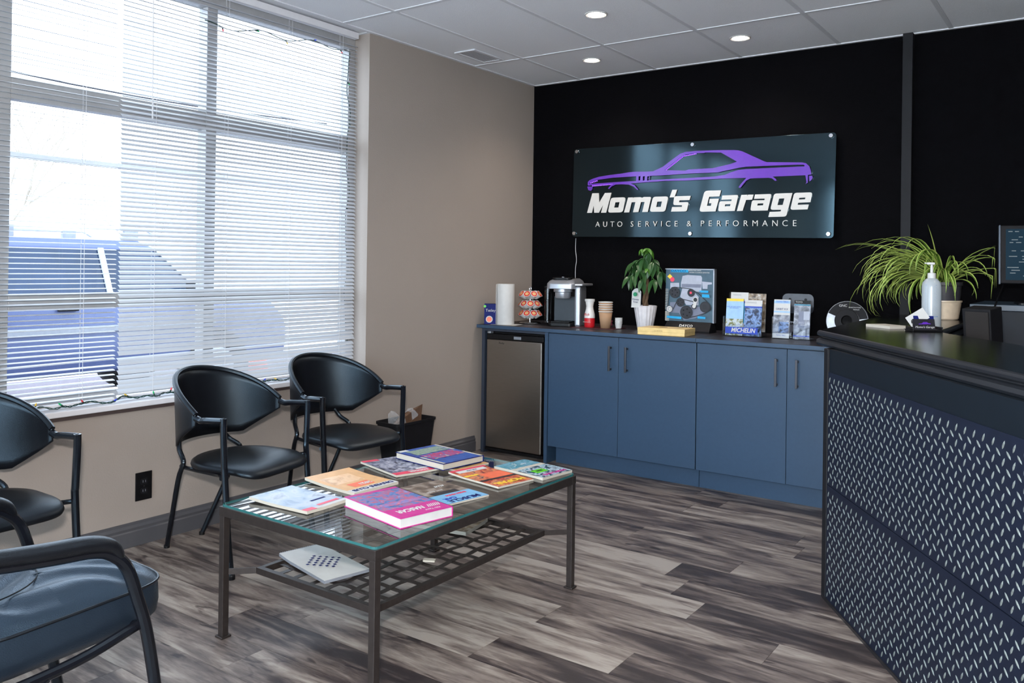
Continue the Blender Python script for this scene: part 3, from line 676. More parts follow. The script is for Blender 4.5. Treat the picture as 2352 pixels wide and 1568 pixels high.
# carousel and pods
CX, CY = .233, -.36
t = K('pod_carousel', 'chrome wire carousel holding three tiers of coffee pods', 'rack', CX, CY)
MB().lathe([(0, 0), (.075, 0), (.078, .004), (.07, .008), (.012, .012), (0, .012)], n=32).build('base', M_chrome, t, smooth=True)
MB().tube([(0, 0, .01), (0, 0, .235)], .0035, 8).build('pole', M_chrome, t, smooth=True)
MB().tube([(.008*math.cos(a_), 0, .247+.014*math.sin(a_)) for a_ in [PI*2*k/16 for k in range(16)]], .0028, 6, closed=True).build('loop_handle', M_chrome, t, smooth=True)
pod_body = MB().lathe([(.0, -.044), (.017, -.044), (.0185, -.04), (.0225, -.004), (.0225, 0), (.0255, 0), (.0255, .002), (0, .002)], n=20)
pod_body = pod_body.use(M_white).mesh('cup') if False else pod_body
pb = pod_body; pb.m = [M_white]; pb_me = pb.mesh('cup')
for p in pb_me.polygons: p.use_smooth = True
try: pb_me.set_sharp_from_angle(angle=.6)
except Exception: pass
lid_me = MB().use(M_org).lathe([(0, .0021), (.0225, .0021), (.0225, .0026), (0, .0026)], n=20).use(M_red).lathe([(.0145, .0026), (.0215, .0026), (.0215, .0029), (.0145, .0029), (.0145, .0026)], n=20).use(M_tan).lathe([(0, .0027), (.0135, .0027), (.0135, .0031), (0, .0031)], n=20).mesh('foil_lid')
for tier, (z, nm, ph) in enumerate(((.05, 'bottom', 0), (.118, 'middle', .35), (.186, 'top', 0))):
    MB().tube([(.05*math.cos(2*PI*k/28), .05*math.sin(2*PI*k/28), z+.004) for k in range(28)], .0016, 6, closed=True).tube([(-.05, 0, z+.004), (.05, 0, z+.004)], .0014, 5).tube([(0, -.05, z+.004), (0, .05, z+.004)], .0014, 5).build('wire_ring', M_chrome, t, smooth=True)
    for k in range(9):
        a_ = 2*PI*k/9+ph-.6; tl = .92
        e = thing('coffee_pod', 'white coffee pod with orange and red lid in the %s tier of the carousel' % nm, 'coffee pod', (CX+.072*math.cos(a_), CY+.072*math.sin(a_), ZT+z+.026), 0, 'coffee pods in the carousel')
        e.rotation_euler = (0, tl, a_)
        for me, n_ in ((pb_me, 'cup'), (lid_me, 'foil_lid')):
            o = bpy.data.objects.new(n_, me); COL.objects.link(o); o.parent = e
# coffee machine
t = K('coffee_machine', 'silver and black single cup coffee machine below the hanging cord', 'coffee machine', .53, -.33, .28)
MB().prism(rrect(-.105, -.15, .075, .15, .03), 0, .025).build('base', M_black, t, bevel=.004)
MB().box((-.10, .02, .025), (.07, .15, .285)).build('rear_column', M_black, t, bevel=.012)
MB().box((-.095, -.01, .03), (.065, .025, .20)).build('splash_panel', mat('dark_blue_grey_plastic', lin(34, 46, 56), .5), t)
MB().loft([[(x, y, z) for x, y in rrect(-.115+i_, -.155+i_*2, .085-i_, .15, .035)] for z, i_ in ((.255, 0), (.29, 0), (.31, .012), (.325, .035))]).build('brewing_head', M_silver, t, smooth=True, bevel=.003)
MB().lathe([(0, 0), (.05, 0), (.055, .008), (.055, .04), (.065, .045), (.065, .08), (0, .08)], c=(-.012, -.085, .19), n=28).build('pod_housing', M_silver, t, smooth=True)
MB().prism(rrect(-.085, -.12, .05, .03, .03), .316, .333).build('control_panel', M_black, t, bevel=.005)
MB().lathe([(0, 0), (.012, 0), (.012, .003), (0, .003)], c=(-.02, -.06, .333), n=16).build('button', M_silver, t)
MB().box((-.08, -.145, .025), (.05, -.02, .034)).build('drip_tray', M_black, t, bevel=.003)
MB().box((.078, -.12, .0), (.120, .05, .275)).build('side_shell', M_silver, t, bevel=.014, seg=3)
MB().loft([[(x, y, z) for x, y in ((.07, -.13), (.135, -.12), (.155, .09), (.07, .12))] for z in (.276, .292)]).build('side_shell_cap', M_silver, t, bevel=.006)
tk = MB(); tk.prism(rrect(-.15, -.08, -.107, .13, .02), .02, .26); tk.build('water_tank', M_acrylic, t)
MB().prism(rrect(-.152, -.082, -.106, .132, .02), .26, .27).build('tank_lid', M_black, t)
# dark red tray/mat
tag(MB().prism(rrect(-.15, -.10, .17, .10, .01), 0, .004).build('serving_mat', mat('dark_red_mat', lin(64, 26, 32), .4), None, loc=(.80, -.40, ZT+.0003), rot=(0, 0, .05), bevel=.001), 'thin dark red mat under the creamer bottle and paper cups', 'mat')
ZM = ZT+.0046
t = K('creamer_bottle', 'hourglass creamer bottle with red label and white cap', 'bottle', .757, -.42, 0, ZM)
MB().lathe([(0, 0), (.031, 0), (.035, .006), (.036, .05), (.031, .07)], n=28).build('label', M_red, t, smooth=True)
MB().lathe([(.031, .07), (.036, .062), (.035, .085), (.026, .12), (.024, .14), (.030, .172), (0, .172)], n=28).build('bottle_body', mat('milky_plastic', (.7, .68, .66), .3), t, smooth=True)
MB().lathe([(0, .172), (.0335, .172), (.0335, .188), (0, .188)], n=28).build('cap', M_white, t, smooth=True)
text('Rich', .024, M_red, t, (-.003, -.0358, .085), (PI/2, 0, -.1), 'script_logo', shear=.3)
text('FRENCH VANILLA', .0075, M_white, t, (0, -.0366, .035), FRONT, 'lettering')
cup_me = None
posn = ['topmost', 'second from the top', 'middle', 'second from the bottom', 'bottom']
for k in range(5):
    z = ZM+.0155*(4-k); b = MB()
    e = K('paper_cup', 'brown kraft paper cup, %s of the stack beside the creamer bottle' % posn[k], 'cup', .878, -.42, 0, z, 'stacked kraft paper cups')
    if cup_me is None:
        cup_me = (MB().use(M_kraft).lathe([(0, .008), (.029, .008), (.0305, 0), (.0325, .0), (.0455, .110), (.0445, .110), (.0315, .009), (0, .009)], n=28).mesh('wall'), MB().use(M_white).lathe([(.0452, .106), (.047, .106), (.048, .109), (.047, .112), (.0445, .112), (.0440, .106), (.0452, .106)], n=28).mesh('rim'))
        for m_ in cup_me:
            for p in m_.polygons: p.use_smooth = True
    for m_ in cup_me: o = bpy.data.objects.new(m_.name.split('.')[0], m_); COL.objects.link(o); o.parent = e
sm = MB().lathe([(0, .002), (.017, .002), (.018, 0), (.024, .034), (.026, .035), (.026, .037), (.022, .037), (.0165, .003), (0, .003)], n=24); sm.m = [M_white]; sme = sm.mesh('creamer_cup')
for k in range(4):
    o = bpy.data.objects.new('small_cup', sme); COL.objects.link(o); o.location = (.952, -.375, ZM+.0105*k)
    tag(o, 'small white plastic cup, %s of the short stack beside the kraft cups' % ('bottom', 'second from the bottom', 'third from the bottom', 'topmost')[k], 'cup', 'stacked small white cups')
t = K('candy_jar', 'small glass jar of pink wrapped packets behind the kraft cups', 'jar', .822, -.28, 0)
MB().lathe([(.034, 0), (.04, .005), (.04, .055), (.036, .06)], n=24).build('glass', M_acrylic, t, smooth=True)
b = MB(); 
for k in range(16): a_ = k*2.4; rr = .026*math.sqrt((k % 6)/6); b.box((-.009, -.004, -.009), (.009, .004, .009), Matrix.Translation((rr*math.cos(a_), rr*math.sin(a_), .012+.0026*k)) @ Matrix.Rotation(a_, 4, 'Z') @ Matrix.Rotation(k, 4, 'X'))
tag(b.build('packets', mat('pink_packets', lin(150, 60, 80), .5), t), kind='stuff')
# money tree
t = K('money_tree', 'braided trunk plant with dark green leaves in a white ribbed pot', 'plant', 1.098, -.28)
wob = lambda a_: 1+.03*math.cos(a_*18)
pt = MB().lathe([(0, 0), (.048, 0), (.05, .004), (.075, .155), (.072, .158), (.066, .15), (.0, .135)], n=72, wob=wob).build('pot', M_potw, t, smooth=True, ang=1)
MB().lathe([(0, .135), (.064, .139)], n=20).build('soil', M_brown, t)
b = MB()
for s in range(3):
    b.tube([(.012*math.cos(z_*26+s*2.1), .012*math.sin(z_*26+s*2.1), .13+z_) for z_ in [k*.012 for k in range(19)]], .0095, 7)
b.build('braided_trunk', M_trunk, t, smooth=True)
lf = MB().use(M_leaf)
def leafmesh(Lf, Wf, droop, m, name='leaf'):
    b = MB().use(m); N = 7
    for i in range(N+1):
        u = i/N; wv = Wf*math.sin(PI*min(1, (u*.96+.03))**.8)**.9*(1 if u < .97 else .25); x = Lf*u; z = -droop*u*u*Lf
        b.v += [(x, -wv, z+wv*.35), (x, 0, z), (x, wv, z+wv*.35)]
    for i in range(N):
        for j in (0, 1): b.f.append([i*3+j, (i+1)*3+j, (i+1)*3+j+1, i*3+j+1]); b.mi.append(0)
    me = b.mesh(name)
    for p in me.polygons: p.use_smooth = True
    return me
L1 = leafmesh(.115, .021, .5, M_leaf); L2 = leafmesh(.10, .018, .3, M_leafy); L3 = leafmesh(.105, .02, .6, M_leaf); L4 = leafmesh(.06, .014, .3, M_leafy)
R_ = random.Random(21); stems = MB()
clusters = [(-.075, -.02, .44, 0), (-.03, -.05, .455, 0), (.03, -.02, .50, 0), (.015, -.06, .47, 0), (-.085, -.05, .35, 0), (-.04, -.08, .36, 0), (.045, -.07, .40, 2), (.065, -.03, .44, 0), (.0, -.07, .40, 0), (.05, .03, .46, 0), (-.05, .05, .46, 0), (-.03, .0, .53, 2), (.085, -.05, .33, 0), (.02, -.09, .33, 0), (0, .02, .535, 1), (-.095, .01, .40, 0), (.1, .01, .38, 0)]
for cx, cy, cz, kd in clusters:
    c = Vector((cx, cy, cz)); stems.tube(spline([(0, 0, .34), (cx*.4, cy*.4, (.34+cz)/2+.03), c], 4), .0022, 5)
    out = math.atan2(cy, cx)
    for k in range(5+(R_.random() < .4)):
        a_ = out+(k-2.2)*1.05+R_.uniform(-.2, .2)
        me = (L1 if k % 2 else L3) if kd == 0 else (L2 if kd == 1 else L4)
        o = bpy.data.objects.new('leaf', me); COL.objects.link(o); o.parent = t; o.location = c
        s_ = R_.uniform(.75, 1.0)*(1.0 if abs((k-2.2)*1.05) < 1.8 else .7); o.scale = (s_, s_, s_)
        o.rotation_euler = (R_.uniform(-.3, .3), R_.uniform(.35, 1.15), a_)
stems.build('stems', M_leafy, t, smooth=True)
MB().add([(-.033, 0, 0), (.03, 0, 0), (.03, 0, .105), (.015, 0, .122), (-.001, 0, .128), (-.018, 0, .122), (-.033, 0, .105)], [(0, 1, 2, 3, 4, 5, 6)]).build('care_tag', M_white, t, solid=.001, loc=(-.03, -.075, .145), rot=(-.12, 0, .12))
MB().lathe([(0, 0), (.014, 0), (.014, .001), (0, .001)], n=16).build('tag_emblem', mat('tag_green', lin(0, 130, 84), .5), t, loc=(-.032, -.0855, .232), rot=(PI/2-.12, 0, .12))
text('Money\nTree', .017, M_dkblue, t, (-.032, -.081, .19), (PI/2-.12, 0, .12), 'tag_lettering')
# chocolate box
t = K('chocolate_box', 'flat gold cardboard chocolate box lying on the front worktop edge', 'box', 1.395, -.575, .06)
MB().box((-.155, -.095, 0), (.145, .085, .04)).build('box_base', M_gold, t, bevel=.0015)
MB().box((-.156, -.096, .02), (.146, .086, .043)).build('lid', M_gold, t, bevel=.0015)
text('GODIVA', .014, mat('gold_lettering', lin(176, 146, 92), .4), t, (-.02, -.0963, .026), FRONT, 'lettering')
MB().lathe([(0, 0), (.018, 0), (.018, .0006), (0, .0006)], n=20, sx=1.5).build('oval_emblem', M_brown, t, loc=(-.03, .01, .0432))
# belt display
t = K('engine_display', 'upright display board picturing an engine belt drive on a black stand', 'display', 1.40, -.25, 0)
MB().loft([[(x, y, z) for x, y in p] for z, p in ((0, ((-.16, -.06), (.155, -.06), (.155, .06), (-.16, .06))), (.01, ((-.16, -.06), (.155, -.06), (.155, .06), (-.16, .06))), (.065, ((-.15, -.015), (.15, -.015), (.15, .03), (-.15, .03))))]).build('stand', M_blackm, t, bevel=.002)
text('DAYCO', .026, M_signw, t, (-.01, -.0405, .0385), (PI/2-.685, 0, 0), 'stand_lettering', off=.0006)
MB().box((-.166, -.012, .062), (.166, .012, .402)).build('board', mat('board_steel_blue', lin(66, 92, 108), .35), t, bevel=.001)
MB().box((.160, -.018, .062), (.168, .018, .402)).box((-.168, -.018, .398), (.168, .018, .404)).build('acrylic_edge', M_silver, t)
pr = MB(); DY = [-.0125]
def P2(px_, py_): return ((px_-580)/2.855/1000, 0, .402-(py_-165)/3.01/1000)   # board metres from readings of an enlarged view
def disc(m, px_, py_, r, n=24):
    x, _, z = P2(px_, py_); DY[0] -= .00025; pr.use(m); r = r/2.93/1000
    pr.add([(x+r*math.cos(2*PI*k/n), DY[0], z+r*math.sin(2*PI*k/n)) for k in range(n)], [tuple(range(n))])
def poly(m, pts):
    DY[0] -= .00025; pr.use(m); pr.add([(P2(*p)[0], DY[0], P2(*p)[2]) for p in pts], [tuple(range(len(pts)))])
def band(m, pts, wd):
    pr.use(m); DY[0] -= .00025
    for a_, b_ in zip(pts[:-1], pts[1:]):
        A_, B_ = Vector(P2(*a_)), Vector(P2(*b_)); d = (B_-A_).normalized(); n_ = Vector((d.z, 0, -d.x))*wd/2; y = Vector((0, DY[0], 0)); pr.add([A_+n_+y, B_+n_+y, B_-n_+y, A_-n_+y], [(0, 1, 2, 3)])
M_lg = mat('engine_print_pale', lin(168, 174, 190), .4); M_mg = mat('engine_print_mid', lin(116, 122, 142), .4); M_pul = mat('pulley_print', lin(24, 28, 34), .4)
poly(M_cyan, [(205, 178), (555, 178), (550, 232), (205, 232)]); poly(M_lg, [(440, 300), (540, 280), (800, 290), (820, 330), (810, 570), (780, 600), (560, 590), (410, 520), (410, 440)])
poly(M_mg, [(425, 455), (805, 455), (800, 520), (425, 520)]); poly(M_lg, [(200, 440), (375, 435), (380, 540), (200, 560)]); poly(M_lg, [(820, 400), (1010, 415), (1010, 450), (930, 460), (925, 540), (835, 540)])
poly(M_lg, [(440, 540), (640, 560), (760, 700), (760, 860), (520, 860), (400, 700)]); poly(M_mg, [(200, 820), (330, 810), (400, 880), (760, 880), (960, 960), (700, 1110), (480, 1160), (380, 1020), (200, 1020)])
poly(M_yel, [(190, 268), (240, 315), (190, 362), (140, 315)]); disc(M_rose, 240, 372, 44)
for y_ in range(7): poly(M_page, [(105, 1000+y_*26), (190, 985+y_*30), (185, 1000+y_*30), (105, 1018+y_*26)])
for y_ in range(13): poly(M_page, [(108, 560+y_*32), (170-y_, 562+y_*32), (165-y_, 572+y_*32), (108, 570+y_*32)])
band(M_pul, [(300, 520), (620, 548), (760, 630), (880, 740), (990, 850), (1000, 930), (900, 1000), (740, 1060), (560, 1110), (420, 1040)], .0045); band(M_pul, [(160, 900), (190, 600), (240, 530), (300, 520)], .0045); band(M_pul, [(270, 950), (340, 800), (400, 740), (660, 790), (700, 860)], .0045)
disc(M_pul, 300, 625, 106); disc(M_dark, 300, 625, 88); disc(M_pul, 622, 622, 74); disc(M_dark, 622, 622, 58); disc(M_rose, 616, 622, 24); disc(M_pul, 416, 812, 84); disc(M_dark, 416, 812, 66)
disc(M_pul, 535, 1000, 126); disc(M_dark, 535, 1000, 106); disc(M_pul, 895, 885, 104); disc(M_dark, 895, 885, 84); disc(M_pul, 888, 885, 45); disc(M_pul, 200, 950, 66); disc(M_white, 200, 950, 58); disc(M_grey, 205, 950, 36); disc(M_white, 208, 950, 28)
for cx_, cy_, rr in ((300, 625, 55), (535, 1000, 66), (416, 812, 40)):
    for k in range(5): disc(M_black, cx_+rr*math.cos(k*1.257), cy_+rr*math.sin(k*1.257), rr*.24, 10)
disc(M_pul, 690, 880, 52); disc(M_white, 715, 750, 52); poly(M_white, [(680, 780), (750, 780), (720, 900), (668, 880)]); disc(M_white, 690, 880, 34); disc(M_pul, 716, 752, 38)
for p in ([(780, 572), (965, 572), (960, 612), (820, 610)], [(845, 640), (980, 645), (990, 705), (840, 700)], [(160, 1080), (450, 1090), (445, 1135), (160, 1122)], [(765, 1065), (915, 1072), (912, 1112), (762, 1108)]): poly(M_cyan, p)
pr.build('printed_picture', None, t, fixn=False)
yy_ = DY[0]-.0004
text('DAYCO', .019, M_dkblue, t, ((380-580)/2855, yy_, .402-40/3010), FRONT, 'lettering', ext=.0002, width=.10)
text('SERPENTINE DRIVE', .0105, M_white, t, (.040, yy_, .402-28/3010), FRONT, 'lettering', ext=.0002)
text("SYSTÈME À COURROIE SERPENTINE", .0105, M_white, t, (.073, yy_, .402-68/3010), FRONT, 'lettering', ext=.0002, width=.135)
# brochure holders
def brochure(name, label, x, y, z, w_, h_, mats, rx=-.12, group=None, texts=(), rz=0):
    e = thing(name, label, 'brochure', (x, y, z), rz, group); e.rotation_euler = (rx, 0, rz)
    MB().box((-w_/2, 0, 0), (w_/2, .006, h_)).build('leaflet', M_white, e)
    b = MB(); yq = -.0003
    for (u0, v0, u1, v1, m) in mats:
        yq -= .0001; b.use(m).add([((u0-.5)*w_, yq, v0*h_), ((u1-.5)*w_, yq, v0*h_), ((u1-.5)*w_, yq, v1*h_), ((u0-.5)*w_, yq, v1*h_)], [(0, 1, 2, 3)])
    b.build('printed_front', None, e, fixn=False)
    for (s, size, m, u, v, kw) in texts: text(s, size, m, e, ((u-.5)*w_, yq-.0003, v*h_), FRONT, 'lettering', ext=.0002, **kw)
    return e
P_road = photo('road_photo', [(40, 60, 40), (120, 120, 60), (190, 200, 205), (150, 160, 170)], 40)
P_tire = photo('tyre_photo', [(10, 14, 24), (34, 52, 90), (120, 150, 200), (20, 24, 34)], 34)
P_grey = photo('grey_photo', [(60, 62, 70), (120, 124, 136), (180, 184, 196)], 30)
P_brn = photo('brown_photo', [(60, 50, 44), (140, 120, 96), (190, 186, 180)], 40)
P_sky = mat('pale_blue_print', lin(150, 186, 222), .4)
hx, hy = 1.80, -.36
t = thing('brochure_holder', 'clear acrylic brochure holder with blue name plate and four leaflets', 'holder', (hx, hy, ZT+.0005), .04)
MB().box((-.118, -.052, 0), (.118, .06, .003)).box((-.118, -.052, .003), (-.115, .06, .12)).box((.115, -.052, .003), (.118, .06, .2)).box((-.118, .057, .003), (.118, .06, .262)).box((-.118, -.055, .0), (.118, -.052, .075)).build('acrylic_case', M_acrylic, t, bevel=.0006)
b = MB().box((-.1, -.0568, .018), (.096, -.0552, .058)); b.build('name_plate', M_blue, t, bevel=.001)
text('MICHELIN', .036, M_white, t, (.010, -.0571, .039), FRONT, 'lettering', shear=.25, off=.0008, width=.148)
brochure('brochure', 'leaflet with yellow top band and landscape photo in the left clear holder', hx-.055, hy-.036, ZT+.006, .105, .222, [(0, 0, 1, .45, P_road), (0, .45, 1, .93, P_sky), (0, .93, 1, 1, M_yel)], texts=[('QUIET BEYOND WORDS\nPERFORMANCE', .008, M_blue, .45, .76, {})], rz=.04)
brochure('brochure', 'leaflet with white top and dark blue stethoscope photo in the left clear holder', hx+.057, hy-.030, ZT+.006, .105, .216, [(0, 0, 1, .82, P_tire), (0, .82, 1, 1, M_white), (0, .79, 1, .83, M_blue)], texts=[('CONFIANCE', .012, M_grey, .35, .93, {}), ('PERFORMANCE', .008, M_white, .35, .74, {})], rz=.04)
brochure('brochure', 'white and blue leaflet at the back left of the left clear holder', hx-.045, hy+.018, ZT+.03, .108, .235, [(0, .2, 1, .8, M_cyan), (0, .72, 1, .78, M_blue), (0, .78, 1, 1, M_white)], texts=[('MISSION', .013, M_grey, .35, .93, {})], rz=.04, rx=-.08)
brochure('brochure', 'brown photo leaflet at the back right of the left clear holder', hx+.063, hy+.022, ZT+.03, .106, .23, [(0, 0, 1, 1, P_brn)], texts=[('BUILT FOR WORK', .009, M_white, .4, .88, {})], rz=.04, rx=-.08)
hx, hy = 2.09, -.355
t = thing('brochure_holder', 'twin pocket clear leaflet holder with grey hanger tab on the back', 'holder', (hx, hy, ZT+.0005), .03)
MB().box((-.112, -.05, 0), (.108, .03, .003)).box((-.112, -.05, .003), (-.109, .03, .13)).box((.105, -.05, .003), (.108, .03, .19)).box((-.008, -.05, .003), (-.004, .03, .19)).box((-.112, .028, .003), (.108, .031, .2)).box((-.112, -.053, 0), (-.006, -.05, .09)).box((-.006, -.053, 0), (.108, -.05, .09)).build('acrylic_case', M_acrylic, t)
MB().prism(rrect(-.075, .15, .105, .265, .03), 0, .006).build('hanger_tab', mat('grey_hanger_plastic', lin(80, 84, 92), .5), t, loc=(0, .04, 0), rot=(PI/2, 0, 0))
for s in (-1, 1): MB().lathe([(0, 0), (.008, 0), (.008, .002), (0, .002)], n=14).build('hole', M_black, t, loc=(.015+s*.045, .0335, .232), rot=(PI/2, 0, 0))
brochure('brochure', 'pale blue tyre leaflet in the left pocket of the twin holder', hx-.062, hy-.036, ZT+.006, .094, .226, [(0, 0, 1, 1, M_white), (0, .02, 1, .12, M_white), (.0, .12, 1, .6, P_grey), (.35, .14, .95, .42, P_tire), (0, .66, 1, .70, P_sky), (0, .9, 1, .97, P_sky)], texts=[('TOYO TIRES', .013, M_blue, .5, .94, {}), ('ORBIT KX', .016, M_dkblue, .5, .75, {}), ('TOYO TIRES', .010, M_blue, .5, .07, {})], rz=.03)
brochure('brochure', 'grey tyre leaflet with black top band in the right pocket of the twin holder', hx+.054, hy-.030, ZT+.006, .092, .224, [(0, 0, 1, 1, P_grey), (0, .91, 1, 1, M_black), (0, .87, 1, .9, M_teal), (.28, .3, .66, .72, M_mg), (.6, .5, .95, .72, M_lg), (0, .06, 1, .09, M_blue)], texts=[('TOYO', .014, M_white, .28, .955, {}), ('PROXES', .009, M_white, .6, .36, {}), ('TOYOTIRES', .017, M_lg, .14, .42, {})], rz=.03)
# brake rotor display
t = K('brake_rotor_display', 'round black brake disc display leaning at the wall beside the counter', 'display', 2.372, -.27, .1)
rot_ = (PI/2-.16, 0, 0)
MB().lathe([(.062, 0), (.112, 0), (.114, .002), (.114, .024), (.112, .026), (.062, .026), (.062, 0)], n=40).build('disc_ring', mat('rotor_steel', lin(150, 152, 156), .3, metal=.7, var=.2), t, smooth=True, loc=(0, 0, .114), rot=rot_)
MB().lathe([(0, .02), (.064, .02), (.066, .04), (.063, .044), (.03, .044), (.028, .02)], n=32).build('hub', M_blackm, t, smooth=True, loc=(0, 0, .114), rot=rot_)
b = MB(); N = 26
for k in range(N):
    a0, a1 = .15+2.6*k/N, .15+2.6*(k+1)/N
    b.add([(r_*math.cos(a_), r_*math.sin(a_), .0268) for r_, a_ in ((.066, a0), (.111, a0), (.111, a1), (.066, a1))], [(0, 1, 2, 3)])
b.build('printed_label', M_blackm, t, loc=(0, 0, .114), rot=rot_, fixn=False)
text('GNC', .02, M_white, t, (.0-.02, -.0405, .205), rot_, 'lettering'); text('BRAKE ROTORS', .009, M_white, t, (.042, -.0385, .196), rot_, 'lettering'); text('PREMIUM', .008, M_white, t, (.05, -.037, .184), rot_, 'lettering')
MB().tube([(0, .05, 0), (0, -.0, .03), (0, .02, .1)], .004, 6).build('easel', M_black, t)

# ================================================================== RECEPTION COUNTER
A = Vector((2.687, -1.886)); d = Vector((.5666, -.824)); n_in = Vector((.824, .5666))
t = thing('reception_counter', 'black reception counter clad in navy diamond tread plate', 'counter', (0, 0, 0))
LN = 2.0
def off(p, s, k): q = Vector(p)+d*s+n_in*k; return (q.x, q.y)
MB().prism([off(A, 0, 0), off(A, LN, 0), off(A, LN, .09), off(A, .02, .09), (2.78, -.03), (2.705, -.03), (2.705, -1.86)], 0, .98).build('carcass', M_deskpanel, t)
MB().prism([off(A, -.012, -.008), off(A, .028, -.008), off(A, .03, .03), (2.70, -1.84), (2.68, -1.85)], 0, .98).build('corner_post', M_trimblack, t, bevel=.003)
top = [(2.600, -1.728), off((2.600, -1.728), LN+.1, 0), off((2.600, -1.728), LN+.1, .5), off((2.600, -1.728), .11, .505), (3.022, -1.42), (3.015, -.015), (2.535, -.015)]
def inset(poly, k):
    out = []; n = len(poly)
    for i in range(n):
        p0, p1, p2 = Vector(poly[i-1]), Vector(poly[i]), Vector(poly[(i+1) % n]); a_ = (p1-p0).normalized(); b_ = (p2-p1).normalized()
        na, nb = Vector((-a_.y, a_.x)), Vector((-b_.y, b_.x)); m_ = na+nb
        m_ = m_/max(.35, m_.length_squared)*2*1 if m_.length > 0 else na
        out.append(tuple(p1+m_*k))
    return out
# edge profile: three stacked mouldings
prof = [(.012, .978), (.004, .982), (0, .990), (.002, 1.002), (.012, 1.008), (.022, 1.010), (.022, 1.014), (.010, 1.017), (.004, 1.022), (.003, 1.030), (.007, 1.037), (.014, 1.040)]
b = MB(); b.use(M_deskedge); rings = [[(x, y, z) for x, y in inset(top, k)] for k, z in prof]
nn = len(top); vs = [p for r in rings for p in r]; fs = []
for i in range(len(rings)-1):
    for j in range(nn): fs.append((i*nn+j, i*nn+(j+1) % nn, (i+1)*nn+(j+1) % nn, (i+1)*nn+j))
b.add(vs, fs+[tuple(range(nn))[::-1]]); b.use(M_desk).add([(x, y, 1.040) for x, y in inset(top, .014)], [tuple(range(nn))])
b.build('countertop', None, t, fixn=True)
# tread plates: two sheets, the raised treads joined as relief
for z0, z1, nm in ((.455, .892, 'tread_plate'), (.012, .452, 'tread_plate')):
    pl = MB().prism([off(A, .03, -.001), off(A, LN, -.001), off(A, LN, -.0045), off(A, .03, -.0045)], z0, z1).build(nm, M_plate, t)
    b = MB(); ps, pz = .0455, .0432; ns = int((LN-.06)/ps*2); R_ = random.Random(int(z0*100))
    nzr = int((z1-z0-.02)/pz*2)
    for i in range(ns):
        for j in range(nzr):
            if (i+j) % 2: continue
            s = .045+i*ps/2; z = z0+.018+j*pz/2
            up_ = (i % 2 == 0)
            ang_ = (PI/4+.35) if up_ else (-PI/4+.05); Lh, Wh = .0135, .0034
            c = Vector((A.x, A.y, z))+Vector((d.x, d.y, 0))*s
            ux = Vector((d.x*math.cos(ang_), d.y*math.cos(ang_), math.sin(ang_))); vx = Vector((-d.x*math.sin(ang_), -d.y*math.sin(ang_), math.cos(ang_)))
            no = Vector((-n_in.x, -n_in.y, 0)); c = c+no*.0045
            k0 = [c+ux*Lh, c+ux*Lh*.45+vx*Wh, c-ux*Lh*.45+vx*Wh, c-ux*Lh, c-ux*Lh*.45-vx*Wh, c+ux*Lh*.45-vx*Wh]
            k1 = [c+ux*Lh*.6+no*.0018, c+ux*Lh*.3+vx*Wh*.5+no*.002, c-ux*Lh*.3+vx*Wh*.5+no*.002, c-ux*Lh*.6+no*.0018, c-ux*Lh*.3-vx*Wh*.5+no*.002, c+ux*Lh*.3-vx*Wh*.5+no*.002]
            b.add(k0+k1, [(q, (q+1) % 6, (q+1) % 6+6, q+6) for q in range(6)]+[(6, 7, 8, 9, 10, 11)])
    tag(b.build('raised_treads', M_tread, pl), kind='stuff')
MB().prism([off(A, .0, -.0), off(A, LN, -.0), off(A, LN, -.009), off(A, .0, -.009)], 0, .012).build('floor_strip', M_gun, t)
# things on the counter
ZC = 1.0405
t = thing('spider_plant', 'large spider plant with long arching striped leaves on the counter', 'plant', (2.885, -.42, ZC))
MB().lathe([(0, 0), (.066, 0), (.072, .006), (.084, .09), (.088, .092), (.088, .1), (.08, .1), (.07, .02), (0, .02)], n=36).build('outer_pot', M_cream, t, smooth=True)
MB().lathe([(0, .02), (.062, .022), (.08, .12), (.083, .175), (.09, .178), (.09, .195), (.084, .195), (.0, .185)], n=36).build('nursery_pot', M_plantpot, t, smooth=True)
R_ = random.Random(9)
def blade(az, Lb, elev, droop, wd, k):
    """arching strap leaf, pale stripe at both edges"""
    b = MB(); N = 11; p = Vector((.02*math.cos(az), .02*math.sin(az), .185)); el = elev; st = Lb/N; sd = Vector((-math.sin(az), math.cos(az), 0)); cur = az
    rows_ = []
    for i in range(N+1):
        u = i/N; w_ = wd*(min(1, .45+u*2.2) if u < .5 else (1-((u-.5)/.5)**1.7))+.0004
        nrm = Vector((-math.sin(el)*math.cos(cur), -math.sin(el)*math.sin(cur), math.cos(el)))
        rows_.append([p-sd*w_+nrm*w_*.5, p-sd*w_*.55+nrm*w_*.1, p+sd*w_*.55+nrm*w_*.1, p+sd*w_+nrm*w_*.5])
        p = p+Vector((math.cos(el)*math.cos(cur), math.cos(el)*math.sin(cur), math.sin(el)))*st
        el -= droop/N*(.35+1.5*u); cur += k/N
        if p.z < .006: p.z = .006; el = max(el, -.02)
        p.y = min(p.y, .385); p.x = min(p.x, .235)
    for i, r in enumerate(rows_): b.v += [tuple(x) for x in r]
    b.m = [M_spd, M_spl]
    for i in range(N):
        for j in range(3): b.f.append([i*4+j, (i+1)*4+j, (i+1)*4+j+1, i*4+j+1]); b.mi.append(0 if (j == 1) == True else 1)
    return b
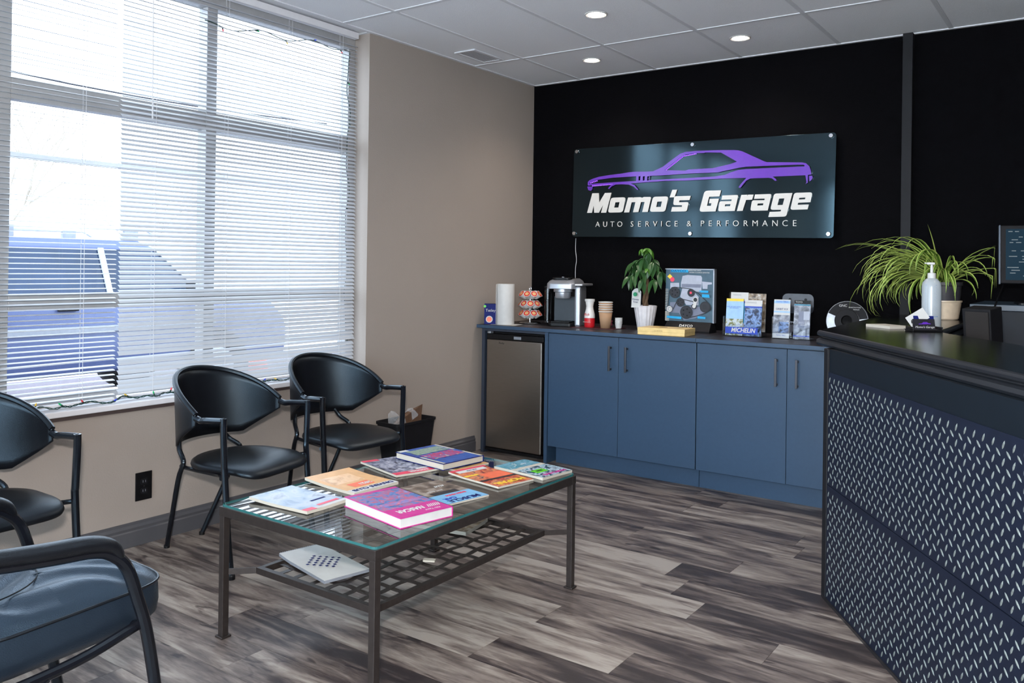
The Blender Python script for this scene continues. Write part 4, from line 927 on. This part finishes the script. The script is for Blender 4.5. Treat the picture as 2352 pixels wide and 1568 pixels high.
for k in range(170):
    if k < 78 or k > 113: az = PI+R_.gauss(.1, .62)
    elif k < 100: az = R_.uniform(-2.4, -.6)
    else: az = R_.gauss(-.15, .5)
    el = R_.uniform(.35, 1.25); Lb = R_.uniform(.28, .56)
    if abs(math.cos(az)) < .5 or math.cos(az) > 0: Lb *= .8
    if math.sin(az) > 0: Lb *= .8 if math.sin(az) < .5 else .55
    dr_ = R_.uniform(1.9, 3.1)
    if k in (3, 5, 9): el, Lb, dr_ = .75, .60, 1.25
    if k in (101, 103): el, Lb, dr_, az = .9, .30, .5, -.1
    if k in (104, 105): el, Lb, dr_, az = .6, .42, 1.9, -.1
    if k in (7,): el, Lb, dr_ = 1.45, .32, .2
    me = blade(az, Lb, el, dr_, R_.uniform(.006, .0105), R_.uniform(-.5, .5)).mesh('leaf')
    for p in me.polygons: p.use_smooth = True
    o = bpy.data.objects.new('leaf', me); COL.objects.link(o); o.parent = t
# sanitiser
t = thing('pump_bottle', 'tall clear hand sanitiser bottle with white pump on the counter', 'bottle', (2.957, -1.25, ZC), .3)
MB().lathe([(0, 0), (.034, 0), (.039, .005), (.039, .18), (.036, .2), (.024, .215), (.015, .22), (0, .22)], n=32).build('bottle_body', mat('frosted_clear_plastic', (.62, .68, .72), .22, trans=.45, var=.02), t, smooth=True)
MB().lathe([(0, .219), (.0165, .219), (.0165, .241), (.006, .243), (.006, .262), (.0045, .285), (0, .285)], n=20).build('pump_collar', M_white, t, smooth=True)
MB().box((-.02, -.007, .278), (.012, .007, .288)).box((-.03, -.004, .282), (-.018, .004, .287)).build('pump_nozzle', M_white, t, bevel=.003)
b = MB()
for k in range(24):
    z = .055+k*.0058; b.add([(.0396*math.cos(a_), .0396*math.sin(a_), z_) for a_, z_ in ((-2.35, z), (-1.1-(k*7 % 5)*.06, z), (-1.1-(k*7 % 5)*.06, z+.0022), (-2.35, z+.0022))], [(0, 1, 2, 3)])
b.grid(lambda u, v: (.0394*math.cos(-2.4+1.4*u), .0394*math.sin(-2.4+1.4*u), .052+.003*v), 8, 1)
b.build('printed_label', mat('grey_blue_small_print', lin(112, 136, 170), .5), t, fixn=False)
# card holder
t = thing('card_holder', 'black plastic business card holder in front of the pump bottle', 'holder', (2.965, -1.475, ZC), .62)
MB().box((-.062, -.035, 0), (.062, .035, .008)).box((-.062, -.035, .008), (-.058, .03, .02)).box((.058, -.035, .008), (.062, .03, .02)).box((-.045, .015, .008), (.045, .02, .045)).build('tray', M_black, t, bevel=.0015)
MB().box((-.046, 0, 0), (.046, .003, .046)).build('front_plate', M_dark, t, loc=(0, -.006, .006), rot=(-.25, 0, 0))
text("Momo's Garage", .0125, M_white, t, (0, -.0078, .018), (PI/2-.25, 0, 0), 'lettering', ext=.0002, shear=.3)
outline([[(-.024, 0), (-.01, .002), (-.004, .008), (.01, .008), (.018, .003), (.026, .002), (.026, -.001), (-.024, -.002)]], .0002, M_plum, 'car_mark', t, (0, -.0046, .031), (PI/2-.25, 0, 0))
for k, (lb, ry, z) in enumerate((('white business card leaning tilted above the black card holder', .55, .034), ('stack of dark and white business cards held in the black holder', 0, .014))):
    e = thing('business_card', lb, 'card', (2.965-.012*(1-k), -1.468+.004*k, ZC+z), .62)
    ob = MB().box((-.042, -.001, 0), (.042, .001, .05)).build('card', M_white if k == 0 else M_dkblue, e, rot=(-.2, -ry, 0))
    if k == 1: MB().use(M_white).box((-.042, .0012, 0), (.042, .004, .052)).build('card', M_white, e, rot=(-.2, 0, 0))
tag(MB().box((-.05, -.075, 0), (.05, .075, .012)).use(M_page).box((-.035, -.05, .0121), (.035, .05, .0124)).build('note_pad', M_white, None, loc=(2.80, -1.355, ZC), rot=(0, 0, .9)), 'thin white block of paper lying on the counter left of the card holder', 'notepad')
e = thing('key_ring', 'small bunch of metal keys lying behind the card holder', 'keys', (2.885, -1.38, ZC))
MB().tube([(.014*math.cos(a_), .014*math.sin(a_), .0025) for a_ in [2*PI*k/20 for k in range(20)]], .0013, 6, closed=True).build('ring', M_chrome, e, smooth=True)
for k, a_ in enumerate((.2, .9, 2.0)):
    MB().prism(rrect(.012, -.008, .03, .008, .006), .004+.002*k, .0055+.002*k).prism([(.03, -.003), (.055, -.003), (.058, 0), (.055, .003), (.03, .003)], .004+.002*k, .0055+.002*k).build('key', M_silver, e, rot=(0, 0, a_))
# inside the counter: lower desk, speaker, monitor
t = thing('inner_desk', 'dark blue back desk with slim shelf edge behind the counter', 'desk', (0, 0, 0))
MB().box((3.05, -.58, 0), (5.2, -.03, 1.10)).build('body', mat('deep_blue_laminate', lin(10, 22, 34), .5, spec=.25), t)
MB().box((3.03, -.62, 1.103), (5.22, -.02, 1.132)).build('top_board', mat('steel_blue_edge', lin(52, 68, 84), .4), t, bevel=.002)
t = thing('desk_speaker', 'tilted black box with brown mesh front behind the counter', 'speaker', (3.17, -1.24, 0), 0)
MB().box((2.95, -1.4, .72), (3.5, -.7, .75)).build('arm_shelf', M_black, None) if False else None
b = MB(); Rm = Matrix.Translation((0, 0, 1.03)) @ Matrix.Rotation(-.35, 4, 'Z') @ Matrix.Rotation(.12, 4, 'X')
b.box((-.075, -.05, -.12), (.042, .05, .11), Rm); b.build('cabinet', M_blackm, t, bevel=.004)
MB().box((-.06, -.054, -.11), (.034, -.05, .098), Rm).build('mesh_front', mat('brown_speaker_cloth', lin(30, 25, 23), .8), t)
MB().box((-.03, -.04, .751), (.03, .05, .93)).build('foot', M_black, t)
t2 = thing('work_surface', 'low black work surface behind the reception counter', 'desk', (0, 0, 0))
MB().box((2.80, -1.5, .72), (4.9, -.64, .75)).build('board', M_deskpanel, t2)
for x in (2.84, 4.8): MB().box((x, -1.3, 0), (x+.03, -.7, .72)).build('panel_leg', M_deskpanel, t2)
t = thing('computer_monitor', 'black computer monitor showing a dark blue text screen at right edge', 'monitor', (3.43, -.42, 1.1325), .18)
b = MB(); Rm = Matrix.Translation((.0, 0, .235)) @ Matrix.Rotation(-.10, 4, 'X')
b.box((-.29, -.02, -.135), (.29, .012, .155), Rm); b.build('housing', M_blackm, t, bevel=.004)
MB().box((-.297, -.014, -.137), (-.2905, .018, .157), Rm).build('side_edge', mat('blue_grey_bezel', lin(70, 84, 100), .4), t)
MB().box((-.268, -.0212, -.118), (.27, -.0202, .137), Rm).build('screen', M_screen, t)
R_ = random.Random(4); b = MB()
for k in range(17):
    z = .122-k*.0138; x = -.262+R_.random()*.02
    while x < .2:
        w_ = R_.uniform(.015, .05); 
        if R_.random() < .62: b.box((x, -.0216, z), (x+w_, -.0213, z+.004), Rm)
        x += w_+R_.uniform(.006, .03)
b.build('screen_text', M_scrtxt, t)
MB().box((-.13, .0, .0), (-.10, .03, .24)).build('stand_post', M_cab, t, bevel=.003)
MB().prism(rrect(-.22, -.09, .0, .11, .02), 0, .008).build('stand_foot', M_black, t)
tag(MB().tube(spline([(3.16, -.42, 1.24), (3.15, -.50, 1.19), (3.14, -.66, 1.12), (3.12, -.72, 1.02), (3.14, -.78, .9), (3.18, -.8, .76)], 6), .004, 7).build('monitor_cable', M_black), 'black cable hanging from the computer monitor over the desk edge', 'cable')

# ================================================================== SEATING
def ctube(pts, r, name, m, t, n=10, k=5): return MB().tube(spline(pts, k), r, n).build(name, m, t, smooth=True)
def side_chair(label):
    t = thing('side_chair', label, 'chair', (0, 0, 0), 0, 'black leather side chairs along the window wall')
    # seat
    N = 44; rings = []
    outl = []
    for k in range(N):
        a_ = 2*PI*k/N; c, s = math.cos(a_), math.sin(a_)
        e_ = 5.5 if c > 0 else 2.1
        x = (.242 if c > 0 else .20)*math.copysign(abs(c)**(2/e_), c)+.065; y = .218*math.copysign(abs(s)**(2/e_), s)*(1-.04*max(0, x-.05)/.25)
        outl.append((x, y))
    def zt(x, y, base): return base-.026*max(0, (x-.16)/.15)**2-.010*max(0, -(x)/.15)*0
    for sc, z in ((.90, .398), (.985, .405), (1.0, .414), (.985, .424), (.93, .432), (.7, .436), (.35, .434), (.05, .433)):
        rings.append([(.065+(x-.065)*sc, y*sc, zt(.065+(x-.065)*sc, y*sc, z)) for x, y in outl])
    MB().loft(rings).build('seat', M_leather, t, smooth=True, ang=1.2)
    # wrap-around back
    def shell(u, v, o=0):
        ph = (u*2-1)*PI/2*1.0; q = abs(u*2-1)
        zt_ = .800-.150*q**2.1; zb = .487 if q < .55 else .487+.115*((q-.55)/.45)
        z = zb+(zt_-zb)*v; back = .035*(z-.5)/.3*(1-q)
        rr = .262+o
        return (.055-rr*math.cos(ph)-back, rr*math.sin(ph)*1.0, z)
    b = MB(); b.grid(lambda u, v: shell(u, v), 32, 8); b.build('backrest', M_leather, t, smooth=True, solid=.009, ang=1.2)
    MB().tube([shell(k/40, 1) for k in range(41)], .0115, 8).build('rim_roll', M_leather, t, smooth=True)
    for s in (-1, 1):
        ar = ctube([(.055, s*.262, .635), (.085, s*.262, .628), (.12, s*.265, .632), (.2, s*.268, .637), (.213, s*.268, .637)], .0135, 'armrest', M_tube, t)
        ctube([(.213, s*.268, .648), (.213, s*.268, .60), (.214, s*.262, .46), (.216, s*.26, .42), (.235, s*.262, .2), (.262, s*.266, .012)], .0135, 'front_leg', M_tube, t)
        o = t.children[-1]; MB().lathe([(0, 0), (.016, 0), (.016, .014), (.012, .02), (0, .02)], c=(.263, s*.266, 0), n=12).build('foot_cap', M_black, o)
        ctube([(-.175, s*.13, .50), (-.15, s*.15, .46), (-.10, s*.175, .415), (-.14, s*.165, .33), (-.265, s*.105, .008)], .011, 'back_leg', M_tube, t)
        MB().lathe([(0, 0), (.013, 0), (.013, .014), (0, .016)], c=(-.266, s*.105, 0), n=12).build('foot_cap', M_black, t.children[-1])
        ctube([(.2, s*.262, .40), (.12, s*.2, .392), (-.08, s*.17, .392), (-.12, s*.17, .40)], .009, 'seat_rail', M_tube, t)
    return t
c1 = side_chair('black leather side chair in the middle, between the wall outlet and the coffee table')
kids = c1
c2 = dup(c1); c2['label'] = 'black leather side chair furthest along the wall, beside the waste bin'
c3 = dup(c1); c3['label'] = 'black leather side chair cut off by the left edge, behind the padded armchair'
c1.location = (.386, -2.962, 0); c1.rotation_euler.z = math.radians(10.8)
c2.location = (.330, -2.275, 0); c2.rotation_euler.z = math.radians(-2.8)
c3.location = (.300, -3.985, 0); c3.rotation_euler.z = math.radians(3)

# padded armchair in the foreground, facing +y
t = thing('padded_armchair', 'padded black leather armchair with tubular frame in the left foreground', 'armchair', (1.458, -4.328, 0), 0)
def cush(u, v):
    return None
N = 40; outl = []
for k in range(N):
    a_ = 2*PI*k/N; c, s = math.cos(a_), math.sin(a_)
    outl.append((.225*math.copysign(abs(c)**.42, c), .27*math.copysign(abs(s)**.42, s)-.0))
rings = []
for sc, z in ((.80, .365), (.92, .372), (.985, .392), (1.0, .42), (.995, .456), (.985, .468)):
    rings.append([(x*sc, y*sc, z+.014+.006*math.sin(y*9)) for x, y in outl])
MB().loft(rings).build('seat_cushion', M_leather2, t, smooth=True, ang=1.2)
R_ = random.Random(6)
def ctop(u, v):
    # polar cushion top with soft folds that run to the stitched arc
    a_ = 2*PI*u; c, s = math.cos(a_), math.sin(a_); r = 1-v
    x = .222*math.copysign(abs(c)**.42, c)*r; y = .267*math.copysign(abs(s)**.42, s)*r
    h = .042*(1-r**6)
    q = abs((x+.04)/.17)**2+abs((y+.17)/.21)**2
    if q < 1: h += -.012*(1-q)+.0085*math.sin((x*34+y*55)+3*math.sin(x*16))*(1-q)*min(1, (1-r)*5+.2)
    else: h += .0045*math.sin(x*60-y*42+2*math.sin(y*20))*min(1, (1-r)*6)
    return (x, y, .468+.006*math.sin(y*9)+h+.014)
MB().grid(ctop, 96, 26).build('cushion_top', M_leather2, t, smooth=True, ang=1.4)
MB().tube([(x*.995, y*.995, .484+.006*math.sin(y*9)) for x, y in outl], .0035, 6, closed=True).build('piping', M_leather, t, smooth=True)
MB().tube([(-.04+.17*math.cos(a_), -.17+.21*math.sin(a_), .527) for a_ in [.2+2.7*k/20 for k in range(21)]], .0018, 5).build('stitched_seam', M_leather, t, smooth=True)
for s in (-1, 1):
    X = s*.265
    ctube([(X, -.33, .685), (X, -.2, .655), (X, -.06, .637), (X, .03, .628), (X, .075, .610), (X, .112, .570), (X, .14, .49), (X, .165, .40), (X, .2, .2), (X, .235, .016)], .0145, 'arm_and_front_leg', M_tube, t)
    MB().lathe([(0, 0), (.019, 0), (.019, .02), (0, .024)], c=(X, .236, 0), n=14).build('foot_cap', M_black, t.children[-1])
    pad = spline([(X, -.30, .695), (X, -.2, .673), (X, -.08, .657), (X, .02, .648), (X, .072, .631), (X, .098, .598)], 5); b = MB(); rr = []
    m_ = len(pad)
    for i, p in enumerate(pad):
        e_ = math.sin(PI*min(1, max(0, (i+.35)/(m_-.3))))**.28; tg = (pad[min(i+1, m_-1)]-pad[max(0, i-1)]).normalized(); up_ = Vector((1, 0, 0)).cross(tg); up_ = up_ if up_.z > 0 else -up_
        rr.append([p+Vector((1, 0, 0))*math.cos(q)*.028*e_+up_*math.sin(q)*.019*e_ for q in [2*PI*k/14 for k in range(14)]])
    b.loft(rr).build('armrest_pad', M_leather, t, smooth=True, ang=1.3)
    ctube([(s*.245, .165, .42), (s*.248, .0, .385), (s*.248, -.2, .375), (s*.248, -.34, .40), (s*.25, -.42, .62), (s*.25, -.47, .95)], .0125, 'side_rail', M_tube, t)
    ctube([(s*.248, -.06, .375), (s*.248, -.15, .30), (s*.248, -.22, .18), (s*.248, -.30, .012)], .0125, 'rear_leg', M_tube, t)
ctube([(-.245, .158, .415), (0, .158, .372), (.245, .158, .415)], .0115, 'front_rail', M_tube, t)
ctube([(-.248, -.2, .36), (0, -.2, .345), (.248, -.2, .36)], .0115, 'cross_rail', M_tube, t)
bk = MB(); bk.loft([[(x, -.36-.02*0-(z-.46)*.26+yq, z) for x, yq in rrect(-.22*sc, -.045*sc, .22*sc, .045*sc, .03*sc)] for sc, z in ((.7, .47), (1, .50), (1, .7), (1, .92), (.7, .96))])
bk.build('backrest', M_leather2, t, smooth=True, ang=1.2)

# ================================================================== COFFEE TABLE
TX0, TX1, TY0, TY1, TZ = 1.105, 1.851, -3.528, -2.395, .450
t = thing('coffee_table', 'low bronze metal coffee table with glass top and lattice shelf', 'table', ((TX0+TX1)/2, (TY0+TY1)/2, 0))
hw, hl = (TX1-TX0)/2, (TY1-TY0)/2; q = .0125
for s in (-1, 1):
    MB().box((-hw, s*hl-(.025 if s > 0 else 0), TZ-.032), (hw, s*hl+(0 if s > 0 else .025), TZ)).build('top_rail', M_bronze, t, bevel=.0015)
    MB().box((s*hw-(.025 if s > 0 else 0), -hl+.025, TZ-.032), (s*hw+(0 if s > 0 else .025), hl-.025, TZ)).build('top_rail', M_bronze, t, bevel=.0015)
for sx in (-1, 1):
    for sy in (-1, 1):
        cx, cy = sx*(hw-.0135), sy*(hl-.0135)
        lg = MB().box((cx-.0125, cy-.0125, .006), (cx+.0125, cy+.0125, TZ-.032)).build('leg', M_bronze, t, bevel=.002)
        MB().box((cx-.02, cy-.02, 0), (cx+.02, cy+.02, .008)).build('foot_plate', M_bronze, lg, bevel=.003)
        # bracket from leg to shelf corner
        ax, ay = sx*.283, sy*.478; dd = Vector((cx-ax, cy-ay, 0)); nn_ = Vector((-dd.y, dd.x, 0)).normalized()*.002
        a_, b_ = Vector((ax, ay, .214)), Vector((cx, cy, .214))
        MB().add([a_-nn_, b_-nn_, b_+nn_, a_+nn_]+[v+Vector((0, 0, .02)) for v in (a_-nn_, b_-nn_, b_+nn_, a_+nn_)], [(0, 3, 2, 1), (4, 5, 6, 7), (0, 1, 5, 4), (1, 2, 6, 5), (2, 3, 7, 6), (3, 0, 4, 7)]).build('bracket', M_bronze, t)
gm = MB(); gm.m = [M_tableglass, M_glassedge]
pl_ = rrect(-hw+.004, -hl+.004, hw-.004, hl-.004, .015); k = len(pl_)
gm.v = [(x, y, TZ+.0005) for x, y in pl_]+[(x, y, TZ+.0085) for x, y in pl_]; gm.f = [list(range(k))[::-1], list(range(k, 2*k))]+[[i, (i+1) % k, (i+1) % k+k, i+k] for i in range(k)]; gm.mi = [0, 0]+[1]*k
tag(gm.build('glass_top', None, t), 'clear green edged glass top')
# shelf
sxw, syw, sz = .283, .478, .222
MB().box((-sxw, -syw, sz-.010), (sxw, -syw+.02, sz+.012)).box((-sxw, syw-.02, sz-.010), (sxw, syw, sz+.012)).box((-sxw, -syw+.02, sz-.010), (-sxw+.02, syw-.02, sz+.012)).box((sxw-.02, -syw+.02, sz-.010), (sxw, syw-.02, sz+.012)).build('shelf_frame', M_bronze, t, bevel=.001)
for k in range(1, 7):
    x = -sxw+.01+(2*sxw-.02)*k/7
    MB().grid(lambda u, v: (x-.010+.02*v, -syw+.018+(2*syw-.036)*u, sz+.003+.0022*math.sin((u*12.5+k)*PI)), 48, 1).build('lattice_strip', M_bronze, t, solid=.002)
for k in range(1, 12):
    y = -syw+.01+(2*syw-.02)*k/12
    MB().grid(lambda u, v: (-sxw+.018+(2*sxw-.036)*u, y-.010+.02*v, sz+.003+.0022*math.sin((u*7+k+1)*PI)), 28, 1).build('lattice_strip', M_bronze, t, solid=.002)

# magazines and books on the glass: local x = reading direction, y = towards the head of the cover
def mag(name, label, cat, x, y, z, rz, w_, h_, th, bg_, patches=(), texts=(), curl=None, hard=None, group='magazines and books on the coffee table', pages=None):
    e = thing(name, label, cat, (x, y, z), -PI/2+rz, group)
    cf = curl or (lambda u, v: 0)
    def P(u, v, o): return ((u-.5)*w_, (v-.5)*h_, o+cf(u, v))
    nu, nv = 10, 12; b = MB()
    V = [P(i/nu, j/nv, 0) for i in range(nu+1) for j in range(nv+1)]; V2 = [P(i/nu, j/nv, th) for i in range(nu+1) for j in range(nv+1)]
    Wq = nv+1; n1 = len(V)
    idx = lambda i, j: i*Wq+j
    fs = [(idx(i, j), idx(i, j+1), idx(i+1, j+1), idx(i+1, j)) for i in range(nu) for j in range(nv)]
    ft = [(idx(i, j)+n1, idx(i+1, j)+n1, idx(i+1, j+1)+n1, idx(i, j+1)+n1) for i in range(nu) for j in range(nv)]
    sd = []
    for i in range(nu): sd += [(idx(i, 0), idx(i+1, 0), idx(i+1, 0)+n1, idx(i, 0)+n1), (idx(i+1, nv), idx(i, nv), idx(i, nv)+n1, idx(i+1, nv)+n1)]
    for j in range(nv): sd += [(idx(0, j+1), idx(0, j), idx(0, j)+n1, idx(0, j+1)+n1), (idx(nu, j), idx(nu, j+1), idx(nu, j+1)+n1, idx(nu, j)+n1)]
    b.add(V+V2, fs+ft+sd); b.build('page_block', pages or M_page, e)
    if hard:
        m_ = hard; x_, y_ = w_/2+.003, h_/2+.003
        MB().box((-x_, -y_, -.0), (x_, y_, .0022)).build('back_cover', m_, e) ; MB().box((-x_, -y_, th), (x_, y_, th+.0022)).build('front_cover', m_, e); MB().box((-x_, -y_, 0), (-x_+.003, y_, th+.0022)).build('spine', m_, e)
    c = MB(); th2 = th+(.0024 if hard else .0003)
    lay = [(0, 0, 1, 1, bg_)]+list(patches); zo = th2
    for (u0, v0, u1, v1, m_) in lay:
        c.use(m_); nu2, nv2 = max(1, int((u1-u0)*10+.5)), max(1, int((v1-v0)*12+.5))
        c.grid(lambda u, v: P(u0+(u1-u0)*u, v0+(v1-v0)*v, zo), nu2, nv2); zo += .00018
    c.build('printed_cover', None, e, fixn=False, smooth=not hard)
    for (s, size, m_, u, v, kw) in texts:
        p = P(u, v, zo+.0004); text(s, size, m_, e, p, (0, 0, 0), 'cover_lettering', ext=.0002, **kw)
    return e
GZ = TZ+.0088
P_ice = photo('pale_cover_photo', [(86, 108, 140), (150, 168, 192), (176, 184, 198), (110, 122, 146)], 12)
P_race = photo('race_crowd_photo', [(70, 80, 130), (90, 130, 190), (190, 90, 120), (120, 150, 200)], 40)
P_road2 = photo('brown_road_photo', [(50, 42, 40), (120, 104, 92), (170, 160, 150)], 22)
P_eng = photo('engine_bay_photo', [(30, 32, 44), (80, 86, 110), (150, 152, 170), (190, 190, 200)], 46)
P_mop = photo('colourful_cars_photo', [(30, 28, 36), (180, 60, 50), (226, 140, 90), (60, 60, 80)], 38)
P_tealp = photo('teal_cars_photo', [(10, 100, 130), (120, 170, 190), (30, 130, 150), (200, 210, 210)], 36)
P_bluep = photo('blue_cover_photo', [(20, 50, 120), (40, 90, 170), (30, 60, 140)], 16)
mag('magazine', 'curled magazine with pale blue winter cover on the left end of the glass', 'magazine', 1.300, -3.345, GZ, .06, .195, .28, .010, P_ice,
    [(0, .93, 1, 1, M_white), (.75, .9, 1, 1, M_rose), (.1, .86, .6, .92, M_rose), (.15, .68, .5, .72, M_dkblue)], curl=lambda u, v: .014*max(0, (1-v)-.55)**1.3+.006*max(0, u-.6), group='magazines and books on the coffee table')
mag('magazine', 'magazine with sand orange cover lying close to the window side', 'magazine', 1.262, -3.06, GZ, -.06, .215, .285, .010, M_tan,
    [(0, .86, 1, 1, M_white), (.25, .2, .9, .55, photo('orange_photo', [(230, 180, 130), (240, 200, 160), (200, 150, 100)], 20)), (.3, .62, .75, .8, M_org)],
    [("DRIVERS CLUB", .030, M_dkblue, .5, .92, dict(off=.0008, width=.19)), ("2021", .03, M_white, .45, .72, dict(off=.001))], curl=lambda u, v: .02*max(0, .45-v)**1.2)
mag('hardcover_book', 'thick hardcover book with magenta cover and racing crowd photo', 'book', 1.648, -3.218, GZ, -.20, .205, .322, .031, P_race,
    [(0, .70, 1, 1, M_pink), (0, 0, 1, .06, M_pink), (.12, .5, .9, .6, photo('pinkish_crowd', [(210, 90, 120), (120, 130, 190), (230, 120, 140)], 50))],
    [("NASCAR", .040, M_white, .62, .83, dict(off=.0014, shear=.25, width=.105)), ("|||||||", .028, M_white, .16, .84, dict(off=.0006, shear=.4)), ("Fifty Years", .014, M_white, .3, .94, dict(shear=.3))], hard=M_pink, pages=M_white)
mag('magazine', 'brown and light blue car magazine beside the thick magenta book', 'magazine', 1.622, -2.958, GZ, -.16, .2, .285, .006, P_road2,
    [(0, .62, 1, 1, mat('sky_blue_print', lin(120, 178, 216), .35)), (.2, .5, .8, .62, M_dark)],
    [("MUSCLE", .036, M_dkblue, .5, .92, dict(off=.0012, width=.14)), ("CAR", .028, M_blue, .7, .82, dict(off=.0012)), ("BARN FINDS", .017, M_rose, .42, .7, dict(off=.0008)), ("PLUS", .02, M_white, .3, .28, dict(off=.0008, shear=.3)), ("HOT RODS", .014, M_white, .6, .44, {})], curl=lambda u, v: .002*u)
mag('magazine', 'grey engine magazine with pinkish red top band partly under the blue book', 'magazine', 1.228, -2.762, GZ, -.27, .2, .285, .008, P_eng,
    [(0, .87, 1, 1, M_rose), (0, .8, .4, .86, M_white), (.62, .0, 1, .10, M_rose)], [("RODDER", .022, M_white, .42, .93, dict(off=.0008))], curl=lambda u, v: .003*abs(u-.5))
mag('booklet', 'thin tan booklet peeking out from under the blue hardcover', 'booklet', 1.375, -2.575, GZ, -.1, .185, .2, .006, M_tan, [(.1, .1, .9, .9, P_brn)])
mag('hardcover_book', 'blue hardcover book with cream borders and red comic lettering', 'book', 1.305, -2.600, GZ+.0115, -.13, .222, .292, .024, P_bluep,
    [(0, 0, .06, .42, M_page), (.94, .5, 1, 1, M_page), (0, .6, .06, 1, M_page), (.1, .1, .9, .38, photo('greenish_line_art', [(90, 120, 110), (150, 170, 150), (60, 90, 130)], 50)), (.1, .42, .9, .72, photo('red_ink_mix', [(40, 80, 160), (200, 50, 80), (60, 90, 170), (230, 190, 120)], 60)), (.78, .0, 1, .09, M_white)],
    [("SPEED TALES", .026, M_rose, .5, .48, dict(off=.0012, width=.17)), ("CARTOONS", .016, M_white, .5, .86, {})] if False else [("***", .02, M_rose, .5, .5, {})], hard=M_dkblue, pages=M_page)
mag('magazine', 'curled red and orange car magazine in the middle of the far glass end', 'magazine', 1.628, -2.672, GZ, -.16, .19, .282, .007, P_mop,
    [(0, 0, 1, .06, M_rose), (.1, .06, .9, .16, M_white), (.0, .34, .62, .62, M_org), (.62, .3, 1, .36, M_yel), (0, .62, 1, .68, M_dark)],
    [("MOPAR", .042, M_yel, .5, .87, dict(off=.0016, width=.15)), ("FOR SALE", .012, M_dkblue, .5, .11, {})], curl=lambda u, v: .016*max(0, .3-v)**1.1+.003*u)
mag('magazine', 'teal magazine with bright green car nearest the far table corner', 'magazine', 1.690, -2.468, GZ, -.13, .182, .262, .010, P_tealp,
    [(0, .36, 1, .46, M_page), (0, .46, 1, 1, photo('teal_race', [(10, 110, 130), (30, 40, 70), (190, 210, 220), (20, 120, 140)], 44)), (.42, .62, .8, .78, M_grn), (.5, .66, .7, .72, mat('dark_green_ink', lin(20, 90, 20), .4))],
    [("MUSTANG", .024, M_pink, .46, .91, dict(off=.001, width=.13)), ("FAST", .016, M_white, .4, .22, {})], curl=lambda u, v: .0015*math.sin(v*3))
# notebook and papers on the shelf
e = mag('spiral_notebook', 'white spiral notebook with black checkered pattern on the lattice shelf', 'notebook', 1.352, -3.275, sz+.0095, -.22, .175, .325, .010, M_white,
    [(.5+i*.088-.03, .5+j*.052-.017, .5+i*.088+.03, .5+j*.052+.017, M_dkblue) for i in range(-4, 5) for j in range(-4, 5) if (i+j) % 2 == 0 and abs(i)+abs(j) <= 4], curl=lambda u, v: .03*max(0, .25-v)**1.2, group='papers on the table shelf', pages=M_grey)
b = MB()
for k in range(22):
    x = -.08+k*.0076; b.tube([(x, -.163+.006*math.cos(a_), .011+.006*math.sin(a_)) for a_ in [2*PI*j/8 for j in range(8)]], .0009, 4, closed=True)
tag(b.build('spiral_binding', M_silver, e), kind='stuff')
mag('magazine', 'worn grey magazine with brown edge at the far end of the lattice shelf', 'magazine', 1.40, -2.655, sz+.0095, .18, .19, .27, .014, P_brn, [(0, 0, 1, .1, M_grey)], curl=lambda u, v: .012*max(0, .4-u), group='papers on the table shelf')
tag(MB().prism(rrect(-.022, -.012, .022, .012, .004), 0, .006).build('paper_scrap', M_page, None, loc=(1.62, -3.02, sz+.0085), rot=(0, 0, .5)), 'tiny pale scrap of paper on the middle of the lattice shelf', 'scrap')

# ================================================================== BIN, OUTLET
t = thing('waste_bin', 'black rectangular plastic waste bin standing at the wall beside the chair', 'bin', (.12, -1.515, 0))
b = MB(); O = [(.076, .125, 0), (.082, .132, .004), (.108, .172, .335), (.114, .178, .338), (.114, .178, .352), (.106, .170, .352), (.100, .164, .33), (.074, .124, .012)]
b.loft([[(x, y, z) for x, y in rrect(-hx_*.86, -hy_, hx_*.86, hy_, .03)] for hx_, hy_, z in O]); b.build('bin_body', M_blackm, t, smooth=True, ang=.5)
e = thing('cardboard_piece', 'crumpled brown cardboard with clear plastic sticking out of the bin', 'cardboard', (.115, -1.53, .02))
MB().add([(0, -.11, .02), (.01, .1, .02), (.03, .13, .41), (-.01, -.02, .36), (.0, -.11, .30)], [(0, 1, 2, 3, 4)]).build('sheet', M_brown, e, solid=.003)
MB().add([(.03, -.06, .02), (.035, .1, .02), (.05, .1, .36), (.04, -.04, .30)], [(0, 1, 2, 3)]).build('sheet', M_brown, e, solid=.003)
R_ = random.Random(3)
MB().grid(lambda u, v: (.02+.03*math.sin(u*9+v*5), -.13+.20*u, .02+.36*v+.02*math.sin(u*17)*v), 14, 10).build('plastic_wrap', M_clearfilm, e)
t = thing('wall_outlet', 'black double wall outlet plate low on the wall under the window', 'outlet', (.0005, -3.146, .262))
MB().box((0, -.040, -.064), (.006, .040, .064)).build('cover_plate', M_black, t, bevel=.002)
for s in (-1, 1):
    so_ = MB().prism(rrect(-.017, -.014, .017, .014, .008), 0, .002).build('socket', M_blackm, t, loc=(.006, 0, s*.021), rot=(PI/2, 0, PI/2))
    MB().box((-.007, -.004, .002), (-.005, .006, .0025)).box((.005, -.004, .002), (.007, .006, .0025)).build('slot', M_grey, so_)
MB().lathe([(0, 0), (.003, 0), (.003, .001), (0, .001)], n=10).build('screw', M_gun, t, loc=(.006, 0, 0), rot=(0, PI/2, 0))
